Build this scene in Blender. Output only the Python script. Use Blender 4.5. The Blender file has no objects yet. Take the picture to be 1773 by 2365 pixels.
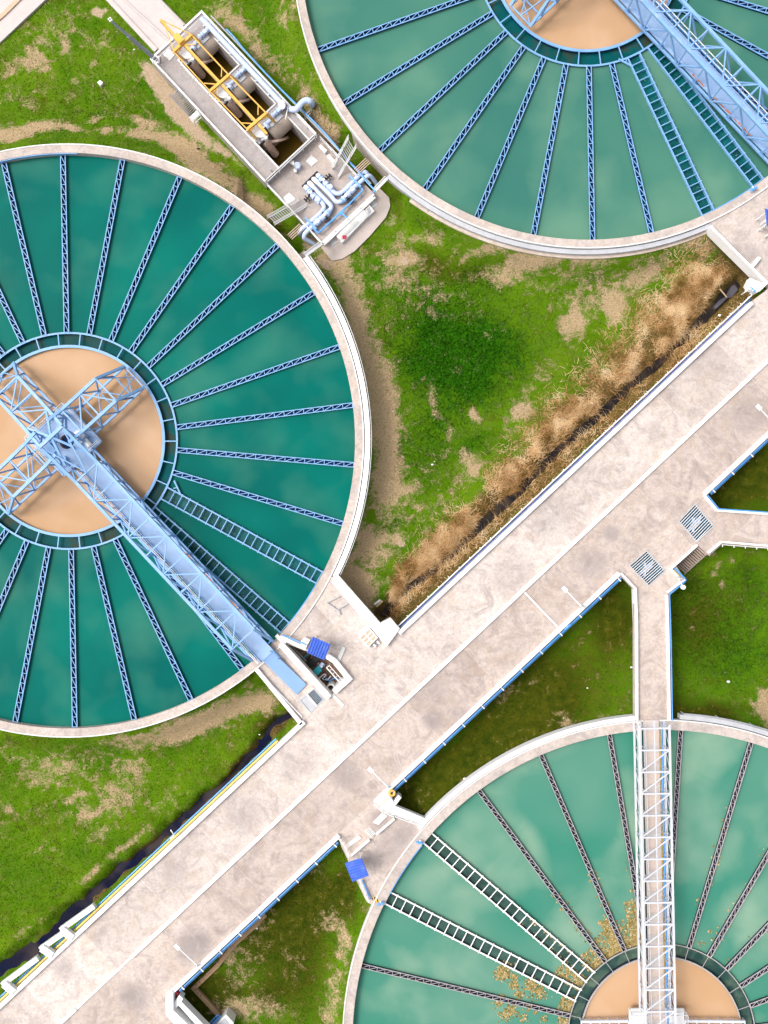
import bpy, bmesh, math, random
import numpy as np
from mathutils import Vector, Matrix
from mathutils.geometry import tessellate_polygon
R = math.radians
random.seed(7)
rng = np.random.default_rng(7)
scene = bpy.context.scene
COL = scene.collection

# ------------------------------------------------------------------ camera
CAMZ, PXM, CX, CY = 60.0, 35.0, 886.5, 1182.5      # drone 60 m above the deck, 35 photo pixels per metre there
cam = bpy.data.cameras.new('Camera'); cam.sensor_fit = 'HORIZONTAL'
cam.angle = 2 * math.atan((1773 / PXM / 2) / CAMZ); cam.clip_end = 3000
camo = bpy.data.objects.new('Camera', cam); COL.objects.link(camo)
camo.location = (0, 0, CAMZ); scene.camera = camo

# ------------------------------------------------------------------ sky, sun, exposure
SUN_EL = 56.0
sun_dir = Vector((math.cos(R(SUN_EL)) * 0.985, -math.cos(R(SUN_EL)) * 0.17, -math.sin(R(SUN_EL))))
w = bpy.data.worlds.new('World'); scene.world = w; w.use_nodes = True
nt = w.node_tree; bg = nt.nodes['Background']
sky = nt.nodes.new('ShaderNodeTexSky'); sky.sky_type = 'NISHITA'; sky.sun_disc = False
sky.sun_elevation = R(SUN_EL); sky.sun_rotation = R(278); sky.dust_density = 6.0; sky.ozone_density = 0.6
hs = nt.nodes.new('ShaderNodeHueSaturation'); hs.inputs['Saturation'].default_value = 0.28   # thin overcast
nt.links.new(sky.outputs[0], hs.inputs['Color']); nt.links.new(hs.outputs[0], bg.inputs[0])
bg.inputs[1].default_value = 0.15
sl = bpy.data.lights.new('Sun', 'SUN'); sl.energy = 1.05; sl.angle = R(19); sl.color = (1.0, 0.95, 0.88)
slo = bpy.data.objects.new('Sun', sl); COL.objects.link(slo)
slo.rotation_euler = sun_dir.to_track_quat('-Z', 'Y').to_euler(); slo.location = (-30, 10, 50)
scene.view_settings.view_transform = 'Standard'; scene.view_settings.look = 'None'
scene.view_settings.gamma = 1.0; scene.view_settings.exposure = 0.56

# ------------------------------------------------------------------ positions
def P(px, py, z=0.0):                                # survey point of the aerial photo -> world at height z
    s = (CAMZ - z) / CAMZ / PXM
    return Vector(((px - CX) * s, -(py - CY) * s, z))
def PX(x, y, z):
    s = CAMZ / (CAMZ - z) * PXM
    return (x * s + CX, -y * s + CY)
D_ = (0.7302, -0.6832); N_ = (0.6832, 0.7302)        # causeway axis and its normal
def UN(u, n):
    return (u * D_[0] + n * N_[0], u * D_[1] + n * N_[1])
def UofX(x, n):
    return (x - n * N_[0]) / D_[0]

# ------------------------------------------------------------------ objects
def tag(o, label=None, cat=None, group=None, kind=None):
    if label: o['label'] = label
    if cat: o['category'] = cat
    if group: o['group'] = group
    if kind: o['kind'] = kind
    return o
def wloc(o):
    v = Vector(o.location)
    while o.parent: o = o.parent; v += Vector(o.location)
    return v
def empty(name, loc, label, cat, group=None, rz=0.0):
    o = bpy.data.objects.new(name, None); COL.objects.link(o)
    o.location = loc; o.rotation_euler = (0, 0, rz); o.empty_display_size = 0.3
    return tag(o, label, cat, group)
def copy_obj(o, parent=None, deep=True):
    c = o.copy(); COL.objects.link(c)
    if parent is not None: c.parent = parent
    if deep:
        for ch in list(o.children): copy_obj(ch, c)
    return c

class MB:
    """collects shapes (world or local coordinates) and links them as one mesh object"""
    def __init__(s): s.v = []; s.f = []
    def add(s, vs, fs):
        b = len(s.v); s.v += [tuple(v) for v in vs]; s.f += [tuple(i + b for i in f) for f in fs]; return s
    def box(s, a, b):
        x0, y0, z0 = a; x1, y1, z1 = b
        return s.add([(x0,y0,z0),(x1,y0,z0),(x1,y1,z0),(x0,y1,z0),(x0,y0,z1),(x1,y0,z1),(x1,y1,z1),(x0,y1,z1)],
                     [(3,2,1,0),(4,5,6,7),(0,1,5,4),(1,2,6,5),(2,3,7,6),(3,0,4,7)])
    def beam(s, a, b, w, h=None):
        a = Vector(a); b = Vector(b); h = w if h is None else h
        d = b - a
        if d.length < 1e-6: return s
        d.normalize(); up = Vector((0, 0, 1))
        if abs(d.z) > 0.98: up = Vector((1, 0, 0))
        r = d.cross(up).normalized(); u = r.cross(d).normalized()
        r *= w / 2; u *= h / 2
        return s.add([a-r-u, a+r-u, a+r+u, a-r+u, b-r-u, b+r-u, b+r+u, b-r+u],
                     [(0,1,2,3),(7,6,5,4),(0,4,5,1),(1,5,6,2),(2,6,7,3),(3,7,4,0)])
    def tube(s, pts, r, n=8, cap=True):
        pts = [Vector(p) for p in pts]; k = len(pts); rings = []
        rr = r if isinstance(r, (list, tuple)) else [r] * k
        up = Vector((0, 0, 1))
        for i, p in enumerate(pts):
            d = (pts[min(i+1, k-1)] - pts[max(i-1, 0)]).normalized()
            u0 = up if abs(d.dot(up)) < 0.97 else Vector((1, 0, 0))
            a = d.cross(u0).normalized(); b = a.cross(d).normalized()
            rings.append([p + (a * math.cos(t) + b * math.sin(t)) * rr[i] for t in [2*math.pi*j/n for j in range(n)]])
        vs = [v for rg in rings for v in rg]; fs = []
        for i in range(k - 1):
            for j in range(n):
                fs.append((i*n+j, (i+1)*n+j, (i+1)*n+(j+1) % n, i*n+(j+1) % n))
        if cap: fs += [tuple(range(n)), tuple(range(k*n-1, k*n-n-1, -1))]
        return s.add(vs, fs)
    def cyl(s, c, r, z0, z1, n=20, r1=None):
        r1 = r if r1 is None else r1
        vs = [(c[0]+r*math.cos(2*math.pi*j/n), c[1]+r*math.sin(2*math.pi*j/n), z0) for j in range(n)] + \
             [(c[0]+r1*math.cos(2*math.pi*j/n), c[1]+r1*math.sin(2*math.pi*j/n), z1) for j in range(n)]
        fs = [(j, (j+1) % n, n+(j+1) % n, n+j) for j in range(n)] + [tuple(range(n-1,-1,-1)), tuple(range(n, 2*n))]
        return s.add(vs, fs)
    def prism(s, loop, z0, z1, holes=(), bottom=True):
        """loop, holes: lists of (x, y)"""
        loops = [[Vector((p[0], p[1], 0)) for p in l] for l in [loop] + list(holes)]
        tris = tessellate_polygon(loops)
        flat = [p for l in loops for p in l]; n = len(flat)
        vs = [(p.x, p.y, z1) for p in flat] + [(p.x, p.y, z0) for p in flat]; fs = []
        for t in tris:
            a, b, c = [flat[i] for i in t]
            t = tuple(t) if (b-a).cross(c-a).z > 0 else tuple(reversed(t))
            fs.append(t)
            if bottom: fs.append(tuple(i + n for i in reversed(t)))
        o = 0
        for li, l in enumerate(loops):
            k = len(l)
            area = sum(l[i].x*l[(i+1) % k].y - l[(i+1) % k].x*l[i].y for i in range(k))
            ccw = (area > 0) == (li == 0)
            for i in range(k):
                a, b = o+i, o+(i+1) % k
                fs.append((a+n, b+n, b, a) if ccw else (b+n, a+n, a, b))
            o += k
        return s.add(vs, fs)
    def wall(s, pts, w, z0, z1, close=False):
        """mitred strip of width w centred on an (x, y) polyline"""
        p = [Vector((q[0], q[1])) for q in pts]; k = len(p); L = []; Rr = []
        for i in range(k):
            d0 = (p[i]-p[i-1]).normalized() if (i > 0 or close) else None
            d1 = (p[(i+1) % k]-p[i]).normalized() if (i < k-1 or close) else None
            if d0 is None: d0 = d1
            if d1 is None: d1 = d0
            t = (d0+d1); t = t.normalized() if t.length > 1e-6 else d0
            nn = Vector((-t.y, t.x)); c = max(0.35, abs(nn.dot(Vector((-d0.y, d0.x)))))
            L.append(p[i]+nn*(w/2/c)); Rr.append(p[i]-nn*(w/2/c))
        vs = []
        for i in range(k):
            vs += [(Rr[i].x,Rr[i].y,z0),(L[i].x,L[i].y,z0),(L[i].x,L[i].y,z1),(Rr[i].x,Rr[i].y,z1)]
        fs = []
        m = k if close else k-1
        for i in range(m):
            a = 4*i; b = 4*((i+1) % k)
            fs += [(a+3,b+3,b+2,a+2),(a,a+1,b+1,b),(a+1,a+2,b+2,b+1),(a+0,b+0,b+3,a+3)]
        if not close: fs += [(0,3,2,1),(4*k-4,4*k-3,4*k-2,4*k-1)]
        return s.add(vs, fs)
    def ring(s, c, r0, r1, z0, z1, a0=0.0, a1=360.0, n=None, bottom=True):
        full = abs(a1-a0) >= 359.99
        n = n or max(6, int(abs(a1-a0)/1.5)); vs = []
        for i in range(n + (0 if full else 1)):
            t = R(a0+(a1-a0)*i/n); ct, st = math.cos(t), math.sin(t)
            vs += [(c[0]+r0*ct,c[1]+r0*st,z0),(c[0]+r1*ct,c[1]+r1*st,z0),(c[0]+r1*ct,c[1]+r1*st,z1),(c[0]+r0*ct,c[1]+r0*st,z1)]
        k = n if full else n+1; fs = []
        for i in range(n):
            a = 4*i; b = 4*((i+1) % k)
            fs += [(a+2,a+3,b+3,b+2),(a+1,a+2,b+2,b+1),(a+3,a,b,b+3)]
            if bottom: fs.append((a,a+1,b+1,b))
        if not full: fs += [(0,1,2,3),(4*k-1,4*k-2,4*k-3,4*k-4)]
        return s.add(vs, fs)
    def disc(s, c, r, z, n=128):
        return s.add([(c[0]+r*math.cos(2*math.pi*j/n), c[1]+r*math.sin(2*math.pi*j/n), z) for j in range(n)], [tuple(range(n))])
    def build(s, name, mat, parent=None, base=None, local=False, smooth=False, bevel=0.0):
        """world coordinates unless local; a parentless mesh gets its origin at its base"""
        vs = np.array(s.v, dtype=float)
        if local: off = Vector((0, 0, 0))
        elif parent is not None: off = wloc(parent)
        elif base is not None: off = Vector(base)
        else:
            lo = vs.min(0); hi = vs.max(0); off = Vector(((lo[0]+hi[0])/2, (lo[1]+hi[1])/2, lo[2]))
        me = bpy.data.meshes.new(name)
        me.from_pydata([tuple(v) for v in (vs - np.array(off))], [], s.f); me.update()
        o = bpy.data.objects.new(name, me); COL.objects.link(o)
        if parent is not None: o.parent = parent
        elif not local: o.location = off
        me.materials.append(mat)
        if smooth:
            me.polygons.foreach_set('use_smooth', [True]*len(me.polygons))
            try: me.set_sharp_from_angle(angle=R(40))
            except Exception: pass
        if bevel:
            b = o.modifiers.new('Bevel', 'BEVEL'); b.width = bevel; b.segments = 2; b.limit_method = 'ANGLE'
        return o

def smooth_path(pts, n=6):
    pts = [Vector(p) for p in pts]; out = []
    for i in range(len(pts)-1):
        p0 = pts[max(i-1, 0)]; p1 = pts[i]; p2 = pts[i+1]; p3 = pts[min(i+2, len(pts)-1)]
        for k in range(n):
            t = k/n
            out.append(0.5*((2*p1)+(p2-p0)*t+(2*p0-5*p1+4*p2-p3)*t*t+(3*p1-p0-3*p2+p3)*t**3))
    return out + [pts[-1]]
def PL(pts, z): return [P(x, y, z) for x, y in pts]
def XY(pts, z): return [(v.x, v.y) for v in PL(pts, z)]
def inframe(px, py, m=15): return -m < px < 1773+m and -m < py < 2365+m

# ------------------------------------------------------------------ materials
class NT:
    def __init__(s, name):
        s.m = bpy.data.materials.new(name); s.m.use_nodes = True; s.t = s.m.node_tree
        s.b = s.t.nodes['Principled BSDF']; s.pos = None
    def n(s, typ, **kw):
        nd = s.t.nodes.new(typ)
        for k, v in kw.items(): setattr(nd, k, v)
        return nd
    def l(s, a, b): s.t.links.new(a, b)
    def coord(s):
        if s.pos is None: s.pos = s.n('ShaderNodeNewGeometry').outputs['Position']
        return s.pos
    def noise(s, scale, detail=5.0, rough=0.55, dist=0.0, vec=None):
        nd = s.n('ShaderNodeTexNoise'); nd.inputs['Scale'].default_value = scale
        nd.inputs['Detail'].default_value = detail; nd.inputs['Roughness'].default_value = rough
        nd.inputs['Distortion'].default_value = dist
        s.l(vec if vec is not None else s.coord(), nd.inputs['Vector']); return nd.outputs['Fac']
    def ramp(s, fac, stops):
        nd = s.n('ShaderNodeValToRGB'); e = nd.color_ramp.elements
        while len(e) < len(stops): e.new(0.5)
        for i, (p, c) in enumerate(stops):
            e[i].position = p; e[i].color = (c, c, c, 1) if isinstance(c, (int, float)) else (*c, 1)
        s.l(fac, nd.inputs[0]); return nd.outputs[0]
    def mix(s, fac, a, b, typ='MIX'):
        nd = s.n('ShaderNodeMix', data_type='RGBA', blend_type=typ)
        for sock, v in ((nd.inputs[0], fac), (nd.inputs[6], a), (nd.inputs[7], b)):
            if isinstance(v, (int, float)): sock.default_value = v
            elif isinstance(v, tuple): sock.default_value = (*v, 1)
            else: s.l(v, sock)
        return nd.outputs[2]
    def math(s, op, a, b=0.0, c=None, clamp=False):
        nd = s.n('ShaderNodeMath', operation=op); nd.use_clamp = clamp
        for i, v in enumerate((a, b) if c is None else (a, b, c)):
            if isinstance(v, (int, float)): nd.inputs[i].default_value = v
            else: s.l(v, nd.inputs[i])
        return nd.outputs[0]
    def attr(s, name): return s.n('ShaderNodeAttribute', attribute_name=name).outputs['Fac']
    def bump(s, h, strength=0.3, dist=0.05):
        nd = s.n('ShaderNodeBump'); nd.inputs['Strength'].default_value = strength; nd.inputs['Distance'].default_value = dist
        s.l(h, nd.inputs['Height']); s.l(nd.outputs[0], s.b.inputs['Normal'])
    def out(s, col, rough=0.6, metal=0.0, spec=0.5):
        if isinstance(col, tuple): s.b.inputs['Base Color'].default_value = (*col, 1)
        else: s.l(col, s.b.inputs['Base Color'])
        if isinstance(rough, (int, float)): s.b.inputs['Roughness'].default_value = rough
        else: s.l(rough, s.b.inputs['Roughness'])
        s.b.inputs['Metallic'].default_value = metal
        s.b.inputs['Specular IOR Level'].default_value = spec
        return s.m
def scl(c, k): return tuple(min(1.0, x*k) for x in c)

def paint(name, c, rough=0.45, var=0.14, scale=1.3, dirt=None, dirt_amt=0.25, dirt_scale=2.5, metal=0.0, spec=0.4, rust=0.0):
    t = NT(name); n1 = t.noise(scale, 4); n2 = t.noise(scale*9, 3)
    col = t.mix(t.ramp(n1, [(0.3, 0.0), (0.7, 1.0)]), scl(c, 1-var), scl(c, 1+var))
    col = t.mix(t.ramp(n2, [(0.35, 0.0), (0.75, 0.35)]), col, scl(c, 1-var*1.6))
    if dirt:
        n3 = t.noise(dirt_scale, 7, 0.65, 0.4)
        col = t.mix(t.ramp(n3, [(0.62-dirt_amt*0.4, 0.0), (0.78, 0.85)]), col, dirt)
    if rust:
        n4 = t.noise(1.9, 8, 0.72, 0.5); col = t.mix(t.ramp(n4, [(0.66, 0.0), (0.74, rust)]), col, (0.40, 0.17, 0.07))
    return t.out(col, rough, metal, spec)
M = {}
_v = P(*UN(-300, 1820.5), 0); LANE = _v.x*math.sin(R(-43.1))+_v.y*math.cos(R(-43.1))
STAINS = [(445, 2185, 52, .75), (310, 2302, 44, .65), (288, 2300, 16, .5), (1000, 1662, 30, .7), (1062, 1652, 22, .6), (880, 1895, 34, .75), (935, 1925, 36, .6), (905, 1955, 50, .45), (1412, 1232, 24, .65), (1368, 1300, 44, .55), (800, 1790, 44, .55), (1690, 580, 26, .5), (1725, 590, 40, .55), (815, 1385, 40, .4), (1730, 960, 50, .5), (400, 2010, 40, .4), (150, 2240, 34, .4), (1000, 1590, 40, .35), (1270, 1190, 70, .35), (1180, 1330, 60, .35), (560, 1880, 50, .4), (690, 1760, 50, .35), (1640, 830, 60, .3)]
def concrete(name, c, stain, warm, amt=0.5, panels=False, fine=True):
    t = NT(name); big = t.noise(0.22, 6, 0.6, 0.8); mid = t.noise(0.62, 10, 0.74, 1.4); fi = t.noise(7.0, 6, 0.7)
    col = t.mix(t.ramp(big, [(0.3, 0.0), (0.68, 1.0)]), scl(c, 0.90), scl(c, 1.09))
    col = t.mix(t.ramp(mid, [(0.47, 0.0), (0.68, amt)]), col, stain)
    mid2 = t.noise(0.5, 7, 0.66, 1.5, vec=t.n('ShaderNodeVectorMath', operation='ADD').outputs[0])
    va = [n for n in t.t.nodes if n.bl_idname == 'ShaderNodeVectorMath'][0]
    t.l(t.coord(), va.inputs[0]); va.inputs[1].default_value = (31.0, -17.0, 3.0)
    col = t.mix(t.ramp(mid2, [(0.47, 0.0), (0.72, amt*0.85)]), col, warm)
    if panels:                                           # each pour of the slab has its own tone
        mp = t.n('ShaderNodeMapping'); t.l(t.coord(), mp.inputs[0]); mp.inputs['Rotation'].default_value = (0, 0, R(-43.1))
        sx = t.n('ShaderNodeSeparateXYZ'); t.l(mp.outputs[0], sx.inputs[0])
        fx = t.math('FLOOR', t.math('MULTIPLY', t.math('ADD', sx.outputs[0], 2.3), 1/5.2))
        fy = t.math('FLOOR', t.math('MULTIPLY', t.math('ADD', sx.outputs[1], 10.03), 1/3.42))
        cx = t.n('ShaderNodeCombineXYZ'); t.l(fx, cx.inputs[0]); t.l(fy, cx.inputs[1])
        wn = t.n('ShaderNodeTexWhiteNoise', noise_dimensions='3D'); t.l(cx.outputs[0], wn.inputs['Vector'])
        col = t.mix(1.0, col, t.ramp(wn.outputs['Value'], [(0.0, (0.86, 0.84, 0.83)), (1.0, (1.06, 1.05, 1.04))]), 'MULTIPLY')
        fr = t.math('FRACT', t.math('MULTIPLY', t.math('ADD', sx.outputs[0], 2.3), 1/5.2))
        jl = t.math('LESS_THAN', fr, 0.006)
        col = t.mix(t.math('MULTIPLY', jl, 0.55), col, scl(c, 1.2))
        lane = t.math('LESS_THAN', sx.outputs[1], LANE)
        col = t.mix(t.math('MULTIPLY', lane, 1.0), col, t.mix(1.0, col, (0.86, 0.82, 0.795), 'MULTIPLY'))
        for (x_, y_, r_, k_) in STAINS:                    # old puddle stains and patches on the slab
            dn = t.n('ShaderNodeVectorMath', operation='DISTANCE'); t.l(t.coord(), dn.inputs[0]); v_ = P(x_, y_, 0); dn.inputs[1].default_value = (v_.x, v_.y, -.03)
            f_ = t.math('ADD', t.math('DIVIDE', dn.outputs['Value'], r_/PXM), t.math('MULTIPLY', t.math('SUBTRACT', mid, 0.5), 2.2))
            col = t.mix(t.ramp(f_, [(0.45, k_), (1.0, 0.0)]), col, scl(stain, 0.9))
    fib = t.noise(3.0, 10, 0.8, 0.8); sp = t.noise(1.1, 8, 0.75, 0.6)
    col = t.mix(t.ramp(fib, [(0.47, 0.0), (0.64, 0.5)]), col, scl(stain, 1.05))
    col = t.mix(t.ramp(sp, [(0.52, 0.0), (0.72, 0.32)]), col, scl(c, 1.2))
    if fine: col = t.mix(t.ramp(fi, [(0.35, 0.30), (0.6, 0.0)]), col, scl(stain, 0.85))
    t.bump(fi, 0.25, 0.02)
    return t.out(col, 0.85, 0, 0.25)
M['deck'] = concrete('deck_concrete', (0.645, 0.575, 0.535), (0.285, 0.245, 0.24), (0.52, 0.415, 0.325), 0.80, True)
M['rim'] = concrete('rim_concrete', (0.55, 0.475, 0.43), (0.27, 0.235, 0.23), (0.47, 0.36, 0.28), 0.72)
M['pumpdeck'] = concrete('grey_concrete', (0.39, 0.355, 0.35), (0.23, 0.21, 0.215), (0.44, 0.36, 0.295), 0.75)
M['platform_concrete'] = concrete('platform_concrete', (0.47, 0.405, 0.37), (0.27, 0.235, 0.23), (0.48, 0.37, 0.29), 0.75)
M['plate'] = concrete('walkway_plate', (0.54, 0.49, 0.46), (0.42, 0.38, 0.36), (0.54, 0.44, 0.37), 0.5)
M['road'] = concrete('road_concrete', (0.56, 0.505, 0.49), (0.47, 0.43, 0.43), (0.57, 0.44, 0.36), 0.5)
M['apron'] = concrete('apron_concrete', (0.50, 0.43, 0.395), (0.42, 0.36, 0.34), (0.49, 0.39, 0.31), 0.5)
M['drum'] = concrete('drum_concrete', (0.42, 0.345, 0.285), (0.31, 0.25, 0.205), (0.45, 0.33, 0.24), 0.5)
M['footing'] = concrete('footing_concrete', (0.56, 0.49, 0.43), (0.42, 0.33, 0.26), (0.30, 0.13, 0.055), 0.5)
M['dirtwall'] = concrete('brown_concrete', (0.36, 0.24, 0.14), (0.22, 0.13, 0.07), (0.40, 0.26, 0.15), 0.6)
M['white'] = paint('white_paint', (0.80, 0.79, 0.79), 0.55, 0.03, 0.8, (0.62, 0.57, 0.53), 0.12, 1.6)
M['truss_white'] = paint('off_white_steel', (0.54, 0.555, 0.61), 0.5, 0.05, 1.0, (0.42, 0.40, 0.40), 0.12, 2.0)
M['whiteish'] = paint('pale_slab', (0.66, 0.66, 0.65), 0.6, 0.05, 0.8, (0.55, 0.5, 0.46), 0.15, 1.8)
M['steel_blue'] = paint('pale_blue_steel', (0.205, 0.385, 0.655), 0.45, 0.10, 1.0, (0.42, 0.46, 0.55), 0.16, 1.7, rust=0.7)
M['ramp_blue'] = paint('ramp_blue', (0.225, 0.375, 0.640), 0.5, 0.05, 0.7)
M['mast'] = paint('blue_grey_mast', (0.26, 0.30, 0.38), 0.45, 0.08)
M['deck_blue'] = paint('pale_blue_deck', (0.285, 0.425, 0.655), 0.5, 0.07, 0.7, (0.42, 0.50, 0.62), 0.2, 1.3)
M['rail_blue'] = paint('launder_blue', (0.180, 0.370, 0.640), 0.45, 0.12, 1.0, (0.26, 0.36, 0.44), 0.2, 2.2, rust=0.6)
M['pipe_blue'] = paint('bright_blue_pipe', (0.105, 0.36, 0.82), 0.35, 0.12, 1.5)
M['pale_pipe'] = paint('lavender_pipe', (0.50, 0.60, 0.82), 0.35, 0.06, 1.5)
M['navy'] = paint('shaded_blue_trough', (0.004, 0.026, 0.110), 0.5, 0.3, 2.0, spec=0.08)  # blue trough paint darkened, so the shade of the recess is in the colour
M['shaded_blue'] = paint('shaded_blue_steel', (0.085, 0.27, 0.60), 0.45, 0.12, 1.0)  # bridge blue with the shade of the lower members put into the colour
M['line_blue'] = paint('dark_blue_line', (0.030, 0.10, 0.42), 0.45, 0.1)
M['board'] = concrete('walkway_board', (0.56, 0.46, 0.40), (0.45, 0.38, 0.34), (0.58, 0.43, 0.34), 0.4)
M['grey_rail'] = paint('grey_white_rail', (0.40, 0.38, 0.41), 0.5, 0.15, 3.0, (0.42, 0.31, 0.22), 0.3, 5.0)
M['charcoal'] = paint('dark_grey_trough', (0.034, 0.034, 0.055), 0.6, 0.3, 2.0, spec=0.1)
M['yellow'] = paint('yellow_paint', (0.70, 0.40, 0.075), 0.45, 0.10, 2.0, (0.70, 0.55, 0.32), 0.2, 3.0)
M['yellow_pipe'] = paint('yellow_pipe', (0.72, 0.50, 0.12), 0.45, 0.10, 2.0)
M['black'] = paint('black_rubber', (0.012, 0.012, 0.014), 0.6)
M['galv_dark'] = paint('weathered_steel', (0.36, 0.345, 0.345), 0.5, 0.12, 2.0)
M['galv'] = paint('galvanised_steel', (0.44, 0.45, 0.48), 0.45, 0.10, 2.0, (0.40, 0.37, 0.35), 0.2, 4.0)
M['rust'] = paint('rust_orange', (0.52, 0.17, 0.055), 0.8, 0.3, 8.0)
M['hose'] = paint('corrugated_hose', (0.50, 0.34, 0.245), 0.7, 0.15, 4.0)
M['hose_in'] = paint('hose_pink', (0.66, 0.48, 0.38), 0.7, 0.15, 4.0)
M['roofblue'] = paint('blue_roof', (0.055, 0.130, 0.56), 0.4, 0.12, 1.2, (0.16, 0.24, 0.55), 0.25, 2.0)
M['teal'] = paint('teal_paint', (0.01, 0.33, 0.40), 0.4)
M['red'] = paint('red_paint', (0.62, 0.03, 0.07), 0.4)
M['wood'] = paint('weathered_wood', (0.42, 0.30, 0.18), 0.8, 0.25, 6.0)
M['tan'] = paint('tan_panel', (0.56, 0.40, 0.28), 0.75, 0.1, 3.0, (0.42, 0.29, 0.2), 0.3, 6.0)
M['step'] = paint('brown_step', (0.36, 0.27, 0.235), 0.8, 0.25, 3.0, (0.18, 0.12, 0.11), 0.35, 3.0)
M['pitfloor'] = paint('pit_floor', (0.24, 0.15, 0.10), 0.8, 0.3, 2.0, (0.05, 0.03, 0.02), 0.4, 1.5)

def water(name, deep, pale, dark, scale=0.16, amt=0.75, rough=0.35, seed=(0, 0, 0), spec=0.03):
    t = NT(name); va = t.n('ShaderNodeVectorMath', operation='ADD'); t.l(t.coord(), va.inputs[0]); va.inputs[1].default_value = seed
    v = va.outputs[0]
    a = t.noise(scale, 2, 0.45, 0.3, v); b = t.noise(scale*0.7, 2, 0.5, 0.2, v); c = t.noise(scale*2.4, 3, 0.5, 0.5, v)
    col = t.mix(t.ramp(b, [(0.35, 0.0), (0.65, 1.0)]), dark, deep)
    f = t.math('ADD', t.math('MULTIPLY', a, 0.8), t.math('MULTIPLY', c, 0.2))
    col = t.mix(t.ramp(f, [(0.47, 0.0), (0.68, amt)]), col, pale)
    fg = t.noise(34.0, 2, 0.6)
    col = t.mix(t.ramp(fg, [(0.3, 0.10), (0.7, 0.0)]), col, scl(deep, 0.55))
    t.bump(t.noise(2.5, 4), 0.04, 0.02)
    return t.out(col, rough, 0, spec)
M['water_a'] = water('teal_water', (0.0008, 0.140, 0.110), (0.055, 0.200, 0.142), (0.0005, 0.094, 0.082), 0.20, 0.5, seed=(4, 9, 0))
M['water_b'] = water('green_water', (0.062, 0.190, 0.140), (0.150, 0.285, 0.195), (0.036, 0.148, 0.120), 0.16, 0.6, seed=(40, 3, 0))
M['water_c'] = water('jade_water', (0.098, 0.240, 0.180), (0.250, 0.365, 0.270), (0.034, 0.195, 0.138), 0.17, 0.8, seed=(-20, 61, 0))
M['mud'] = water('muddy_water', (0.49, 0.310, 0.185), (0.54, 0.36, 0.235), (0.455, 0.275, 0.150), 0.3, 0.8, 0.6, spec=0.04)
M['ring_water'] = water('trough_water', (0.004, 0.062, 0.062), (0.050, 0.048, 0.028), (0.001, 0.085, 0.095), 0.75, 0.9, seed=(8, 2, 0))
M['ring_water_c'] = water('dark_trough_water', (0.045, 0.088, 0.074), (0.13, 0.185, 0.13), (0.020, 0.055, 0.052), 1.1, 0.75, 0.2)
def flow(name, base, foam, amt):
    t = NT(name); a = t.noise(1.2, 3); n = t.noise(3.6, 8, 0.72, 2.6)
    col = t.mix(t.ramp(a, [(0.3, 0.0), (0.7, 1.0)]), scl(base, 0.45), scl(base, 1.1))
    col = t.mix(t.ramp(n, [(0.60, 0.0), (0.70, amt)]), col, foam); t.bump(n, 0.2, 0.05)
    return t.out(col, 0.3, 0, 0.12)
M['flow'] = flow('flowing_water', (0.002, 0.095, 0.100), (0.40, 0.50, 0.48), 0.75)
M['flow_c'] = flow('quiet_trough_water', (0.048, 0.105, 0.088), (0.13, 0.18, 0.13), 0.5)
M['pit_water'] = water('olive_water', (0.085, 0.052, 0.006), (0.105, 0.066, 0.012), (0.060, 0.034, 0.003), 0.5, 0.5, 0.2)
M['mud_water'] = water('mud_ditch_water', (0.022, 0.018, 0.016), (0.07, 0.05, 0.035), (0.010, 0.010, 0.014), 0.8, 0.8, 0.15)
M['puddle'] = water('puddle_water', (0.085, 0.080, 0.095), (0.12, 0.11, 0.125), (0.06, 0.055, 0.07), 0.8, 0.6, 0.2)
M['ditch_water'] = water('ditch_water', (0.018, 0.016, 0.024), (0.060, 0.048, 0.050), (0.005, 0.009, 0.036), 0.5, 0.9, 0.1)
M['chamber'] = flow('chamber_water', (0.002, 0.135, 0.25), (0.10, 0.20, 0.32), 0.3)

def hazard():
    t = NT('hazard_stripes'); mp = t.n('ShaderNodeMapping'); t.l(t.coord(), mp.inputs[0]); mp.inputs['Rotation'].default_value = (0, 0, R(-15))
    wv = t.n('ShaderNodeTexWave'); wv.inputs['Scale'].default_value = 2.1; t.l(mp.outputs[0], wv.inputs['Vector'])
    return t.out(t.mix(t.ramp(wv.outputs['Fac'], [(0.49, 0.0), (0.51, 1.0)]), (0.015, 0.015, 0.015), (0.75, 0.46, 0.02)), 0.5)
M['hazard'] = hazard()

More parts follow.
